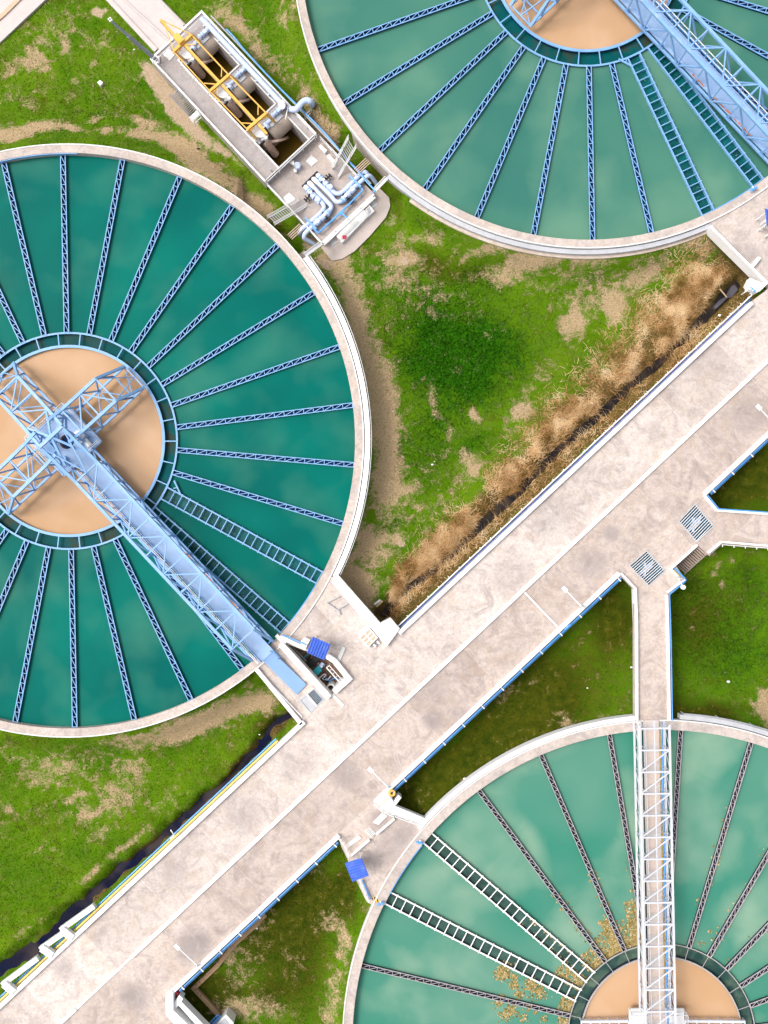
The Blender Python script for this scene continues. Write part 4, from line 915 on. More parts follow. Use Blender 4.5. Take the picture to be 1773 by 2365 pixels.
slab([(903, 1843), (909, 1850), (919.5, 1835), (927, 1842), (913, 1861), (905, 1857)], -.6, .10, 'small grey white concrete block on the lawn side of the bent ledge', mat='whiteish')
slab([(396, 2287), (382.7, 2299.5), (382.7, 2343), (404, 2368), (440, 2410), (470, 2400), (400, 2333), (400, 2291.6)], -.3, .35, 'broad white concrete slab at the bottom edge beside the corner of the causeway')
slab([(401, 2316), (414, 2298), (423, 2306), (419, 2313), (470, 2366), (505, 2400), (490, 2410), (412.5, 2322), (404, 2331), (450, 2380), (440, 2390), (402, 2345)], -.6, .05, 'white concrete frame round a dark slot at the bottom edge')
# weir boxes over the ditch: a long arm and a stem to the wall
for arm, stem, lb in ((((217, 2093), (139, 2148.5)), ((142, 2148), (167, 2167)), 'white L shaped weir box on the ditch, the upper one of three'),
                      (((143.5, 2157), (92, 2193)), ((95, 2190), (120, 2207)), 'white L shaped weir box on the ditch, the middle and shortest of three'),
                      (((86.5, 2213.5), (4, 2275)), ((8, 2273), (31, 2292)), 'white L shaped weir box on the ditch, the lowest of three')):
    v = P(*arm[1], .2); t = empty('weir_box', (v.x, v.y, -2.6), lb, 'weir box', 'weir boxes')
    MB().wall(XY(arm, .22), .34, -.12, .22).build('arm', M['whiteish'], t)
    MB().wall(XY(stem, .40), .46, .06, .40).build('stem', M['white'], t)
# pipes that run along the walls
def pipe(pts, z, r, mat, label, name='pipe', group=None, sm=0, cat='pipe', n=8):
    q = [P(x, y, z) for x, y in pts] if isinstance(z, (int, float)) else [P(x, y, zz) for (x, y), zz in zip(pts, z)]
    if sm: q = smooth_path(q, sm)
    o = MB().tube(q, r, n).build(name, M[mat], base=(q[0].x, q[0].y, q[0].z-r), smooth=True); return tag(o, label, cat, group)
pipe([UN(-1950, 1687.0), UN(-700, 1687.0)], -.12, .075, 'yellow_pipe', 'yellow pipe along the ditch side of the lower causeway')
pipe([UN(-1950, 1681.3), UN(-700, 1681.3)], -.30, .055, 'pipe_blue', 'thin blue pipe beside the yellow pipe along the ditch')
pipe([UN(UofX(925, 1689), 1688.6), UN(UofX(1733, 1689), 1688.6)], -.05, .035, 'line_blue', 'thin dark blue pipe on the reed side of the long parapet')
def pipe_run(u0, u1, n, lb, z=-.10):
    """blue pipe with bright brackets fixed to the outside of a wall"""
    a = UN(u0, n); v = P(*a, z); t = empty('wall_pipe', (v.x, v.y, z-.1), lb, 'pipe', 'blue pipes on the parapets')
    MB().tube([P(*UN(u0, n), z), P(*UN(u1, n), z)], .058, 8).build('upper_pipe', M['pipe_blue'], t, smooth=True)
    MB().tube([P(*UN(u0, n+3.5), z-.25), P(*UN(u1, n+3.5), z-.25)], .03, 8).build('lower_pipe', M['pipe_blue'], t, smooth=True)
    f = None; k = max(2, int((u1-u0)/62))
    for i in range(k+1):
        u = u0+10+(u1-u0-20)*i/k; p0, p1 = P(*UN(u, n-5), z+.11), P(*UN(u, n+6), z+.11)
        if f is None: f = MB().beam(p0-p0, p1-p0, .07).build('bracket', M['white'], t, local=True); o_ = f
        else: o_ = copy_obj(f, t)
        o_.location = p0-Vector(t.location)
pipe_run(UofX(882, 1953), UofX(1436, 1953), 1953.2, 'blue wall pipe above the dark lawn left of the narrow walkway')
pipe_run(UofX(414, 1953), UofX(780, 1953), 1953.2, 'blue wall pipe below the lower blue roof down to the white bottom slab')
pipe_run(UofX(1640, 1953), UofX(1830, 1953), 1952.6, 'blue wall pipe at the right edge beyond the upper grating')
for pts, lb in (([(1545.5, 1374), (1548.3, 1450), (1552, 1664)], 'blue pipe on the right side of the narrow walkway to the jade tank'),
                ([(1633, 1143), (1659.5, 1175.5), (1773, 1183.5), (2000, 1199)], 'blue pipe on the upper side of the walkway at the right edge'),
                ([(1583, 1342), (1567, 1355), (1545.5, 1373)], 'short blue pipe below the round lamp at the narrow walkway')):
    pipe(pts, .05, .05, 'pipe_blue', lb, group='blue walkway pipes')
# guard rails
def guard(pts, z0, z1, lb, mat='white', gap=24.5, group='guard rails', tick=None, mid=.5, name='guard_rail', r=.025):
    v = P(*pts[0], z0); t = empty(name, (v.x, v.y, z0), lb, 'railing', group)
    q = [P(x, y, z1) for x, y in pts]; MB().tube(q, r, 5).build('top_rail', M[mat], t); q2 = [Vector((v_.x, v_.y, z0+(z1-z0)*mid)) for v_ in q]; MB().tube(q2, r, 5).build('mid_rail', M[mat], t)
    f = None
    for (x0, y0), (x1, y1) in zip(pts[:-1], pts[1:]):
        L = math.hypot(x1-x0, y1-y0); k = max(1, int(round(L/gap)))
        for i in range(k+1 if (x1, y1) == tuple(pts[-1]) else k):
            p_ = P(x0+(x1-x0)*i/k, y0+(y1-y0)*i/k, z1)
            if f is None:
                mb = MB().beam((0, 0, 0), (0, 0, z1-z0), r*1.8)
                if tick: mb.beam((0, 0, z1-z0), (tick[0], tick[1], z1-z0+.02), .05)
                f = mb.build('post', M[mat], t, local=True); o_ = f
            else: o_ = copy_obj(f, t)
            o_.location = (p_.x-t.location.x, p_.y-t.location.y, 0)
    return t
guard([UN(UofX(918, 1684), 1684.3), UN(UofX(1736, 1684), 1684.3)], -.6, .12, 'long white guard rail outside the parapet above the reed ditch', gap=33, tick=(-.10, .10), group='guard rails')
guard([(597, 1549), (697, 1656)], -.2, .2, 'white guard rail outside the parapet on the lawn side of the blue ramp')
guard([(863, 1857), (883.5, 1876), (909, 1886.5)], .0, .55, 'white guard rail on the bent ledge, upper length', gap=14)
guard([(913, 1886.8), (970, 1907.6)], .0, .55, 'white guard rail on the bent ledge, lower length to the jade tank rim', gap=14)
guard([(782, 1938), (795.7, 1954.5), (806, 1982)], .0, .55, 'white guard rail above the lower blue roof', gap=14)
guard([(829, 2032), (851, 2084)], .0, .55, 'white guard rail below the lower blue roof', gap=14)
guard([(1668, 1258), (1773, 1266), (1900, 1276)], -.5, .2, 'white guard rail under the walkway at the right edge', tick=(0, -.14), gap=27)
pipe([(836.5, 2032), (855, 2076)], .1, .05, 'pipe_blue', 'short blue pipe between the lower blue roof and the striped plate')
slab([(858.5, 2076.5), (861, 2070.5), (876, 2079.5), (871.5, 2086)], ZD, .05, 'yellow and black striped plate at the rim of the jade tank', 'warning_plate', 'hazard', 'plate')
# small concrete things on the deck
parapet([(911, 1892), (868.5, 1928)], .09, .3, 'thin white partition wall right of the small white steps', name='partition_wall')
parapet([(853, 1941), (807.5, 1979.5)], .09, .3, 'thin white partition wall left of the small white steps', name='partition_wall')
slab([(860, 1900), (882, 1877.5), (895, 1884), (874, 1905)], ZD, .06, 'pale slab on the deck above the small white steps', mat='whiteish', group='pale slabs on the deck')
slab([(799, 1949), (829, 1929), (834, 1936), (804, 1957)], ZD, .05, 'narrow pale slab on the deck left of the small white steps', mat='whiteish', group='pale slabs on the deck')
slab([(850, 1440), (857, 1446), (832, 1470), (825, 1464)], ZD, .28, 'low white beam beside the six panel crate', 'low_beam', 'whiteish', 'beam')
slab([(791, 1492), (798, 1496), (784.5, 1528), (777, 1524.5)], ZD, .07, 'pale cover slab lying right of the upper blue roof', mat='whiteish', group='pale slabs on the deck')
slab([(765, 1607), (770, 1602), (795, 1628), (790, 1633)], ZD, .02, 'faded pale strip below the white walls of the sunken pit', mat='whiteish', group='pale slabs on the deck')
slab([(1750.5, 592), (1758, 596), (1740, 619), (1732, 612)], ZD, .22, 'low white beam on the deck at the right edge', 'low_beam', 'whiteish', 'beam')
parapet([(1211.5, 1368), (1287, 1447)], .11, .05, 'white conduit cover crossing half of the causeway', name='conduit_cover', z0=ZD, group=None, cat='cover')
def steps(name, a0, b0, a1, b1, n, z_a, z_b, label, tread_mat, frame_mat, rails=None, cat='stairs', th=.05, rh=.85, gapf=.72):
    """a0-b0 edge of the first step, a1-b1 edge of the last one (pixels)"""
    v = P(*a0, z_a); t = empty(name, (v.x, v.y, min(z_a, z_b)), label, cat, 'stairs')
    A0, B0, A1, B1 = P(*a0, z_a), P(*b0, z_a), P(*a1, z_b), P(*b1, z_b); f = None; dz = Vector((0, 0, th))
    hi = A0.lerp(A1, gapf/n)
    for i in range(n):
        q0 = A0.lerp(A1, i/n); w0 = [A0, B0, B0.lerp(B1, gapf/n), A0.lerp(A1, gapf/n)]
        if f is None:
            vs = [p_-A0 for p_ in w0]; z_ = [Vector((p_.x, p_.y, 0)) for p_ in vs]
            f = MB().add([p_ for p_ in z_]+[p_-dz for p_ in z_], [(0,1,2,3), (7,6,5,4), (0,4,5,1), (1,5,6,2), (2,6,7,3), (3,7,4,0)]).build('tread', M[tread_mat], t, local=True); o_ = f
        else: o_ = copy_obj(f, t)
        o_.location = q0-Vector(t.location)
    for u_, v_ in ((A0, A1), (B0, B1)): MB().beam(u_-dz, v_-dz, .05, .07).build('stringer', M[frame_mat], t)
    if rails:
        up = Vector((0, 0, rh)); mb = MB()
        for s in rails:
            a, b = (A0, A1) if s == 'a' else (B0, B1)
            mb.tube([a+up, b+up], .022, 5).tube([a+up*.55, b+up*.55], .016, 5)
            for k in range(4): u = a.lerp(b, k/3); mb.tube([u, u+up], .025, 5)
        mb.build('handrail', M[frame_mat], t)
    return t
steps('steps', (854.5, 1911.5), (868.5, 1925.5), (842.5, 1921.5), (856, 1935), 4, .02, .25, 'four small white steps across the thin partition wall', 'whiteish', 'white', th=.2, gapf=.8)
steps('stairs', (1610.5, 1262), (1631.5, 1280.5), (1560.5, 1307.5), (1581, 1326.5), 12, -.05, -1.85, 'brown concrete stair going down to the lawn between the gratings', 'step', 'galv', th=.12, gapf=.74)
# inspection gratings over chambers with a gate valve
def grating(loop, label, n=12):
    q = [P(x, y, 0) for x, y in loop]; c = sum(q, Vector())/4
    t = empty('floor_grating', (c.x, c.y, -1.2), label, 'grating', 'floor gratings')
    mb = MB(); mb.wall([(v.x, v.y) for v in q], .07, -.08, .012, close=True); mb.build('frame', M['galv'], t)
    f = None
    for i in range(1, n):
        a, b = q[0].lerp(q[1], i/n), q[3].lerp(q[2], i/n)
        if f is None: f = MB().beam(Vector(), b-a, .042, .05).build('bar', M['whiteish'], t, local=True); o_ = f
        else: o_ = copy_obj(f, t)
        o_.location = a-Vector(t.location)+Vector((0, 0, -.02))
    ins = [(v.x, v.y) for v in q]
    mb = MB(); mb.prism([(c.x+(x-c.x)*1.15, c.y+(y-c.y)*1.15) for x, y in ins], -1.4, -.62); mb.build('chamber_water', M['chamber'], t)
    e = (q[1]-q[0]).normalized(); g = (q[3]-q[0]).normalized()
    mb = MB(); cc = c+e*.05+g*.1; mb.tube([cc-g*.75+Vector((0,0,-.45)), cc+g*.7+Vector((0,0,-.45))], .11, 10)
    mb.cyl((cc.x, cc.y), .20, -.5, -.22, 18); mb.beam(cc-e*.35-g*.3+Vector((0,0,-.4)), cc+e*.3+g*.35+Vector((0,0,-.4)), .16); mb.beam(cc-g*.5+Vector((0,0,-.35)), cc-g*.2+Vector((0,0,-.35)), .34, .12)
    v_ = mb.build('gate_valve', M['pale_pipe'], t, smooth=True)
    mb = MB(); mb.ring((cc.x, cc.y), .12, .17, -.20, -.15, n=20); mb.cyl((cc.x, cc.y), .06, -.22, -.12, 10); mb.build('hand_wheel', M['whiteish'], v_)
grating(GR1, 'floor grating over blue water nearer the right edge'); grating(GR2, 'floor grating over blue water above the narrow walkway to the jade tank')
# hatch beside the ramp
q = [P(x, y, 0) for x, y in HATCH]; c = sum(q, Vector())/4
t = empty('floor_hatch', (c.x, c.y, -1.0), 'square hatch half open over teal water beside the pale blue ramp', 'hatch')
MB().wall([(v.x, v.y) for v in q], .08, -.08, .02, close=True).build('frame', M['galv'], t)
m0, m1 = q[0].lerp(q[3], .5), q[1].lerp(q[2], .5)
MB().beam(m0, m1, .09, .08).build('divider', M['white'], t)
z_ = Vector((0, 0, -.03)); w_ = [m0+z_, m1+z_, q[2]+z_, q[3]+z_]; MB().add(w_+[p_-Vector((0, 0, .02)) for p_ in w_], [(3,2,1,0), (4,5,6,7)]).build('cover', M['galv'], t)
mb = MB()
for i in range(1, 7): mb.beam(q[0].lerp(m0, i/7)+z_, q[1].lerp(m1, i/7)+z_, .025)
mb.build('bar', M['galv'], t)
MB().prism([(c.x+(v.x-c.x)*1.1, c.y+(v.y-c.y)*1.1) for v in q], -1.1, -.45).build('chamber_water', M['chamber'], t)
# ------------------------------------------------------------------ sunken valve pit beside the ramp
mb = MB(); mb.prism(XY([(x_+(x_-725)*.1, y_+(y_-1540)*.1) for x_, y_ in PIT], -1.7), -3.3, -1.7); fl = mb.build('pit_floor', M['pitfloor']); tag(fl, 'stained brown floor of the sunken valve pit beside the ramp', 'floor')
parapet([(647.5, 1487), (760, 1611.5)], .40, .35, 'thick white wall between the pale blue ramp and the sunken valve pit')
parapet([(646.5, 1471), (706, 1498.5)], .24, .55, 'white wall on the upper side of the sunken pit up to the blue roof', z0=-1.7)
parapet([(755, 1515), (772, 1526.5), (805.5, 1568), (771, 1598.5)], .36, .35, 'bent white wall round the lower right end of the sunken pit', z0=-1.7)
parapet([(652, 1466.5), (690, 1482), (707, 1489.5)], .07, .62, 'thin blue edged rail on the wall above the sunken pit', mat='pipe_blue', name='edge_rail', z0=.55, group=None, cat='rail')
slab([(634, 1470), (640, 1464), (662, 1484), (655, 1490)], -.6, .25, 'white concrete end block between the bridge and the sunken pit', 'end_block', 'whiteish', 'block')
slab([(691, 1484), (704, 1472), (716, 1478), (706, 1496)], ZD, .5, 'white low box on the deck left of the upper blue roof', 'equipment_box', 'white', 'box')
zf = -1.7
def at(px, py, z): return P(px, py, z)
mb = MB(); v = at(731, 1550, zf+.5); d = Vector((.7, .72, 0)); mb.beam(v-d*.33, v+d*.33, .42, .45); o = mb.build('pump', M['teal'], bevel=.02); tag(o, 'teal pump on the floor of the sunken valve pit', 'pump')
mb = MB(); v = at(740, 1539, zf+.3); mb.tube([v-d*.2, v+d*.3], .16, 12); mb.tube([v+d*.1, v+d*.1+Vector((0, 0, .3))], .1, 10); o = mb.build('pump_motor', M['pale_pipe'], smooth=True); tag(o, 'pale blue motor beside the teal pump in the sunken pit', 'motor')
mb = MB(); v = at(763.5, 1589, -.5); mb.ring((v.x, v.y), .20, .27, -1.7, -.5, n=24); o = mb.build('well_ring', M['white']); tag(o, 'round white well ring at the lower end of the sunken pit', 'well ring')
t = empty('steel_frame', at(765, 1555, zf), 'white pipe frame with cross rungs in the sunken pit', 'frame')
a0, a1, b0, b1 = at(754, 1542, -.7), at(788, 1580, -.7), at(760, 1537, -.7), at(793, 1574, -.7)
mb = MB().beam(a0, a1, .07).beam(b0, b1, .05).beam(a0, b0, .05).beam(a1, b1, .05); [mb.beam(u, Vector((u.x, u.y, zf)), .05) for u in (a0, a1, b0, b1)]; mb.build('frame', M['white'], t)
mb = MB(); [mb.beam(a0.lerp(a1, k/5), b0.lerp(b1, k/5), .05) for k in range(1, 5)]; mb.build('rung', M['galv'], t)
for pts, mt, lb in (([(735, 1568), (748, 1557), (752, 1560), (745, 1567), (755, 1570), (764, 1561)], 'white', 'crooked white pipe on the floor of the sunken pit'), ([(744, 1561), (752, 1572), (762, 1578)], 'black', 'dark hose between the white pipes of the sunken pit'),
                    ([(752, 1566), (760, 1573), (772, 1566), (782, 1569)], 'pipe_blue', 'blue hose on the floor of the sunken pit'), ([(694, 1525), (712, 1510)], 'teal', 'green pole lying in the upper part of the sunken pit'), ([(716, 1523), (722, 1512)], 'tan', 'short tan rod in the upper part of the sunken pit'), ([(674, 1492), (707, 1527)], 'galv', 'grey pipe along the upper left wall of the sunken pit'), ([(712, 1530), (724, 1541), (736, 1530)], 'hose', 'brown pipe across the middle of the sunken pit')):
    pipe(pts, zf+.35, .045, mt, lb, sm=4 if len(pts) > 2 else 0)
mb = MB(); v = at(722, 1530, zf+.4); mb.cyl((v.x, v.y), .42, zf, zf+.45, 16, r1=.32); mb.cyl((v.x+.2, v.y+.35), .3, zf, zf+.55, 14); o = mb.build('pump', M['black'], smooth=True); tag(o, 'dark oily pump in the upper middle of the sunken pit', 'pump')
# ------------------------------------------------------------------ pump station between the two tanks
ZT, ZM, ZBW = -.60, -1.30, -2.45                        # pit deck, pipe platform, water in the bays
def Q(a, b, z): x, y = PE(a, b); return P(x, y, z)
def QXY(L, z): return [(v.x, v.y) for v in (Q(a, b, z) for a, b in L)]
BAYS = [(49, 149), (173, 272), (297, 386)]; B0, B1 = 48, 139.5
t = empty('pump_station', Q(290, 82, -2.0), 'long grey concrete pump station with three open bays between two round tanks', 'pump station')
mb = MB(); mb.prism(QXY([(0, 0), (389, 0), (389, 164), (0, 164)], ZT), -4.4, ZT, [QXY([(a, B0), (b, B0), (b, B1), (a, B1)], ZT) for a, b in BAYS], bottom=False)
mb.build('upper_deck', M['pumpdeck'], t)
SL = (428.5, 440.5, 484, 520)
slot = [PE(0, 0)]*4
slot = [(695.5, 429.5), (731.5, 394.5), (739.5, 402), (703, 437)]
mb = MB(); mb.prism(QXY([(391, 0), (583, -1), (583, 166), (391, 166)], ZM), -4.4, ZM, [XY(slot, ZM)], bottom=False); mb.build('pipe_platform', M['platform_concrete'], t)
mb = MB(); mb.prism(XY([(x+(x-719)*.15, y+(y-417)*.15) for x, y in slot], ZM-.7), -3, ZM-.7); mb.build('slot_floor', M['black'], t)
mb = MB()
for a, b in BAYS:
    mb.wall(QXY([(a-2, B0-2), (b+2, B0-2), (b+2, B1+2), (a-2, B1+2)], ZT+.07), .09, ZT, ZT+.07, close=True)
mb.build('bay_kerb', M['whiteish'], t)
mb = MB(); mb.wall(QXY([(1, 2), (388, 2)], ZT+.1), .13, ZT, ZT+.1); mb.wall(QXY([(2, 2), (2, 162), (388, 162)], ZT+.1), .13, ZT, ZT+.1); mb.wall(QXY([(392, 1), (582, 0), (582, 165)], ZM+.12), .12, ZM, ZM+.12)
mb.build('edge_kerb', M['white'], t)
for a, b in BAYS:
    mb = MB(); mb.prism(QXY([(a-8, B0-8), (b+8, B0-8), (b+8, B1+8), (a-8, B1+8)], ZBW), ZBW-.6, ZBW); tag(mb.build('water', M['pit_water']), kind='structure')
# concrete drums with their feed pipe, the corrugated hose, and the head works in each bay
e1 = Vector((E1[0], -E1[1], 0)); e2 = Vector((E2[0], -E2[1], 0))
nm = ('farthest up', 'middle', 'lowest')
for (a, b), w_ in zip(BAYS, nm):
    c0, c1 = Q(a+16, B1-1, -1.15), Q(a+16, 92, -1.15)
    tt = empty('concrete_drum', Q(a+16, 115, -2.9), 'curved brown concrete drum in the %s bay of the pump station' % w_, 'drum', 'concrete drums')
    r_ = .78; n_ = 20; mb = MB(); vs = []; fs = []; prof = [(-.05, .98), (.25, 1.0), (.8, 1.0), (1.0, .97), (1.10, .86), (1.15, .66), (1.16, .35)]
    L = (c1-c0); ax = L.normalized(); upv = Vector((0, 0, 1))
    for s, k in prof:
        for j in range(n_): th = 2*math.pi*j/n_; vs.append(c0+L*s+(e1*math.cos(th)+upv*math.sin(th)*.9)*r_*k)
    for i in range(len(prof)-1):
        for j in range(n_): fs.append((i*n_+j, i*n_+(j+1) % n_, (i+1)*n_+(j+1) % n_, (i+1)*n_+j))
    fs += [tuple(range(n_-1, -1, -1)), tuple((len(prof)-1)*n_+j for j in range(n_))]
    mb.add(vs, fs); mb.build('shell', M['drum'], tt, smooth=True)
    mb = MB(); mb.prism(QXY([(a+1, B0+1), (a+40, B0+1), (a+40, 95), (a+1, 95)], -1.75), ZBW-.3, -1.75); mb.prism(QXY([(a+1, 95), (a+36, 95), (a+36, B1-1), (a+1, B1-1)], -2.1), ZBW-.3, -2.1); mb.build('base', M['drum'], tt)
    mb = MB(); mb.tube(smooth_path([Q(a+22, 62, -1.35), Q(a+33, 73, -1.15), Q(a+43, 86, -1.2), Q(a+50, 100, -1.6), Q(a+53, 108, -2.3), Q(a+54, 111, -2.9)], 5), .10, 8); mb.build('feed_pipe', M['hose_in'], tt, smooth=True)
    mb = MB(); mb.beam(Q(a+6, 97, -.50), Q(a+6, B1-4, -.50), .34, .2); mb.beam(Q(a+13, 97, -.52), Q(a+13, 122, -.52), .07, .07); mb.build('weir_edge', M['galv'], tt)
    h0, h1 = Q(a+24, 64, -.85), Q(a+63, 62, -2.2); h1 = Vector((h1.x, h1.y, -2.2))
    tt = empty('corrugated_hose', h1, 'pinkish brown corrugated hose hanging in the %s bay of the pump station' % w_, 'hose', 'corrugated hoses')
    hp = [h0, h0.lerp(h1, .15)+Vector((0, 0, .10)), h0.lerp(h1, .5)+Vector((0, 0, .12)), h1]; sp = smooth_path(hp, 12)
    rr = [.235+.022*math.sin(i*math.pi*.98) for i in range(len(sp))]
    MB().tube(sp, .225, 14).build('hose', M['hose'], tt, smooth=True)
    mb = MB()
    for i in range(1, len(sp)-1, 2):
        d = (sp[i+1]-sp[i-1]).normalized(); mb.tube([sp[i]-d*.018, sp[i]+d*.018], .265, 14)
    mb.build('rib', M['hose_in'], tt)
    tt = empty('dosing_pump', Q(a+8, 68, -.6), 'grey and blue dosing pump at the top of the %s bay' % w_, 'pump', 'dosing pumps')
    mb = MB(); mb.beam(Q(a-6, 54, -.45), Q(a+20, 54, -.45), .1, .08); mb.prism(QXY([(a-4, 50), (a+20, 50), (a+20, 80), (a-4, 80)], -.52), -.62, -.52); mb.build('plate', M['galv'], tt)
    mb = MB(); v = Q(a+9, 70, -.3); mb.cyl((v.x, v.y), .2, -.5, -.2, 14); mb.beam(Q(a+4, 60, -.35), Q(a+18, 68, -.35), .13); mb.cyl((v.x+.25, v.y-.25), .13, -.5, -.1, 12); mb.beam(Q(a+16, 60, -.4), Q(a+24, 74, -.4), .09); mb.build('motor', M['whiteish'], tt, smooth=True)
    mb = MB(); mb.tube([Q(a-3, 94, -.35), Q(a-3, 113, -.35)], .13, 10); mb.beam(Q(a+2, 92, -.4), Q(a+8, 92, -.4), .2); mb.tube([Q(a-8, 92, -.3), Q(a+4, 92, -.3)], .10, 8); mb.build('valve', M['pale_pipe'], tt, smooth=True)
# delivery main with its three branches
t = empty('delivery_main', Q(150, 151, -.5), 'lavender blue delivery main with three branches along the right side of the pump station', 'pipe')
MB().tube([Q(14, 151, -.25), Q(284, 152.5, -.25)], .185, 14).build('main', M['pale_pipe'], t, smooth=True)
for a, b in BAYS:
    x = a-7; mb = MB(); mb.tube([Q(x, 151, -.25), Q(x, 116, -.25)], .125, 10)
    for s in (144, 136, 128, 120): mb.tube([Q(x, s, -.25), Q(x, s-2.5, -.25)], .19, 12)
    mb.beam(Q(x, 140, -.05), Q(x, 132, -.05), .22); mb.build('branch', M['pale_pipe'], t, smooth=True)
MB().tube([Q(281, 152, -.2), Q(290, 151.5, -.2)], .28, 18).tube([Q(288, 149, -.2), Q(288, 149, .05)], .22, 16).build('end_cap', M['white'], t, smooth=True)
mb = MB()
for a in (30, 78, 118, 205, 248): mb.beam(Q(a, 141, -.5), Q(a, 156, -.5), .12, .12)
mb.build('saddle', M['whiteish'], t)
pipe([(666, 252), (676, 253.2), (684, 252.5), (690, 246.5), (695.5, 239), (702, 234), (709, 232.2), (716, 234.5), (720.5, 240), (722, 249)], [-.7, -.3, -.2, -.2, -.2, -.2, -.22, -.3, -.8, -1.9], .20, 'pale_pipe', 'thick pale pipe bend with an elbow over the right edge of the pump station', 'bent_pipe', sm=5, n=14)
guard([(716, 254), (703, 268)], -1.9, -1.0, 'small white pipe support below the pale pipe bend', gap=20, name='pipe_support', group=None)
pipe([(665, 245), (659, 276)], -.3, .03, 'white', 'thin white rod leaning beside the pale pipe bend', 'rod', cat='rod')
pipe([(523, 68), (540, 86), (567, 119), (641, 199), (700, 257), (751, 309), (811, 379), (829, 398), (850, 424), (865, 440), (861, 446)], -.75, .055, 'pipe_blue', 'long thin blue pipe along the right edge of the pump station', sm=3)
pipe([PE(24, 171), PE(385, 174), PE(560, 176)], -1.0, .06, 'galv', 'grey pipe under the right edge of the pump station')
# guard rails of the station
guard([PE(4, 4), PE(4, 108)], ZT, .25, 'white guard rail on the short upper left end of the pump station', gap=28)
guard([PE(4, 112), PE(4, 161), PE(60, 160), PE(240, 161)], ZT, .25, 'white guard rail on the upper right corner of the pump station', gap=36)
guard([PE(5, 3), PE(388, 3)], ZT, .15, 'white guard rail along the left edge of the pump station', gap=38)
guard([PE(322, 161), PE(388, 163)], ZT, .15, 'white guard rail on the right edge below the pale pipe bend', gap=32)
guard([PE(388, 6), PE(388, 158)], ZT, .2, 'white guard rail across the pump station above the pipe platform', gap=38)
guard([PE(393, 1), PE(582, 1)], ZM, -.6, 'white guard rail on the left edge of the pipe platform', gap=38)
guard([PE(581, 3), PE(581, 163)], ZM, -.35, 'white guard rail on the lower end of the pipe platform', gap=40)
guard([PE(400, 165), PE(520, 167)], ZM, -.6, 'white guard rail on the right edge of the pipe platform', gap=40)
guard([PE(51, 45.5), PE(386, 46.5)], ZT, .1, 'thin white guard rail along the left side of the open bays', gap=48, r=.02)
parapet([PE(588.5, 0), PE(588.5, 163)], .12, -.70, 'white beam beyond the lower end of the pipe platform', name='beam', z0=-.85, group=None, cat='beam')
steps('steps', PE(384, 3), PE(384, 27), PE(400, 3), PE(400, 27), 5, ZT-.08, ZM+.15, 'five small grey steps from the upper deck to the pipe platform', 'galv', 'galv', rails='b', th=.06, rh=.6, gapf=.62)
steps('stairs', PE(96, -4), PE(96, -24), PE(160, -4), PE(160, -24), 14, -.70, -1.9, 'grey steel stair along the left side of the pump station', 'galv_dark', 'galv', rails='ab', th=.05, rh=.4, gapf=.55)
slab([PE(161, -2), PE(161, -23), PE(172, -23), PE(172, -2)], -1.0, -.75, 'small white landing at the foot of the grey pump station stair', 'landing', 'whiteish', 'landing')
guard([PE(160, -25), PE(174, -25), PE(174, -3)], -.9, -.1, 'white guard rail round the small landing on the left of the pump station', gap=14)
steps('stairs', (767, 391), (780, 413), (805, 318), (823, 339), 15, ZM+.05, .05, 'grey stair from the pipe platform up to the right tank rim', 'galv_dark', 'whiteish', rails='ab', th=.05, rh=.42, gapf=.42)
steps('stairs', (693, 461), (709, 476), (618, 503), (634, 519), 16, ZM+.05, .05, 'grey stair from the pipe platform up to the left tank rim', 'galv_dark', 'whiteish', rails='ab', th=.05, rh=.42, gapf=.42)
# square covers, benches and the small motor
for pts, z, lb in (([(389, 111.7), (404.8, 126), (391.5, 140.6), (377, 126)], ZT, 'square pale cover at the upper end of the pump station'), ([(718.8, 358), (734.5, 371), (720, 384.5), (705.6, 372.5)], ZM, 'square pale cover right of the small pale motor'), ([(667.5, 444.8), (682, 459), (664, 474), (653, 457)], ZM, 'square pale cover beside the stair to the left tank')):
    slab(pts, z, z+.05, lb, 'access_cover', 'whiteish', 'cover', 'square access covers')
for pts, lb in (([(740, 333), (755, 347), (750, 353), (735, 338)], 'upper long white box near the right edge of the pipe platform'), ([(759, 356), (774, 371), (769, 376), (754, 361)], 'lower long white box near the stair to the right tank')):
    slab(pts, ZM, ZM+.35, lb, 'equipment_box', 'white', 'box', 'long white boxes')
v = P(687.5, 387.5, ZM); t = empty('pump_motor', v, 'small pale blue motor standing alone on the pipe platform', 'motor')
MB().cyl((v.x, v.y), .22, ZM, ZM+.45, 16).build('body', M['pale_pipe'], t, smooth=True)
MB().tube([v+Vector((-.5, .25, .3)), v+Vector((.1, -.05, .3))], .09, 10).beam(v+Vector((-.3, .3, .4)), v+Vector((-.1, -.2, .4)), .1).cyl((v.x-.15, v.y-.3), .12, ZM, ZM+.3, 12).build('fittings', M['whiteish'], t, smooth=True)
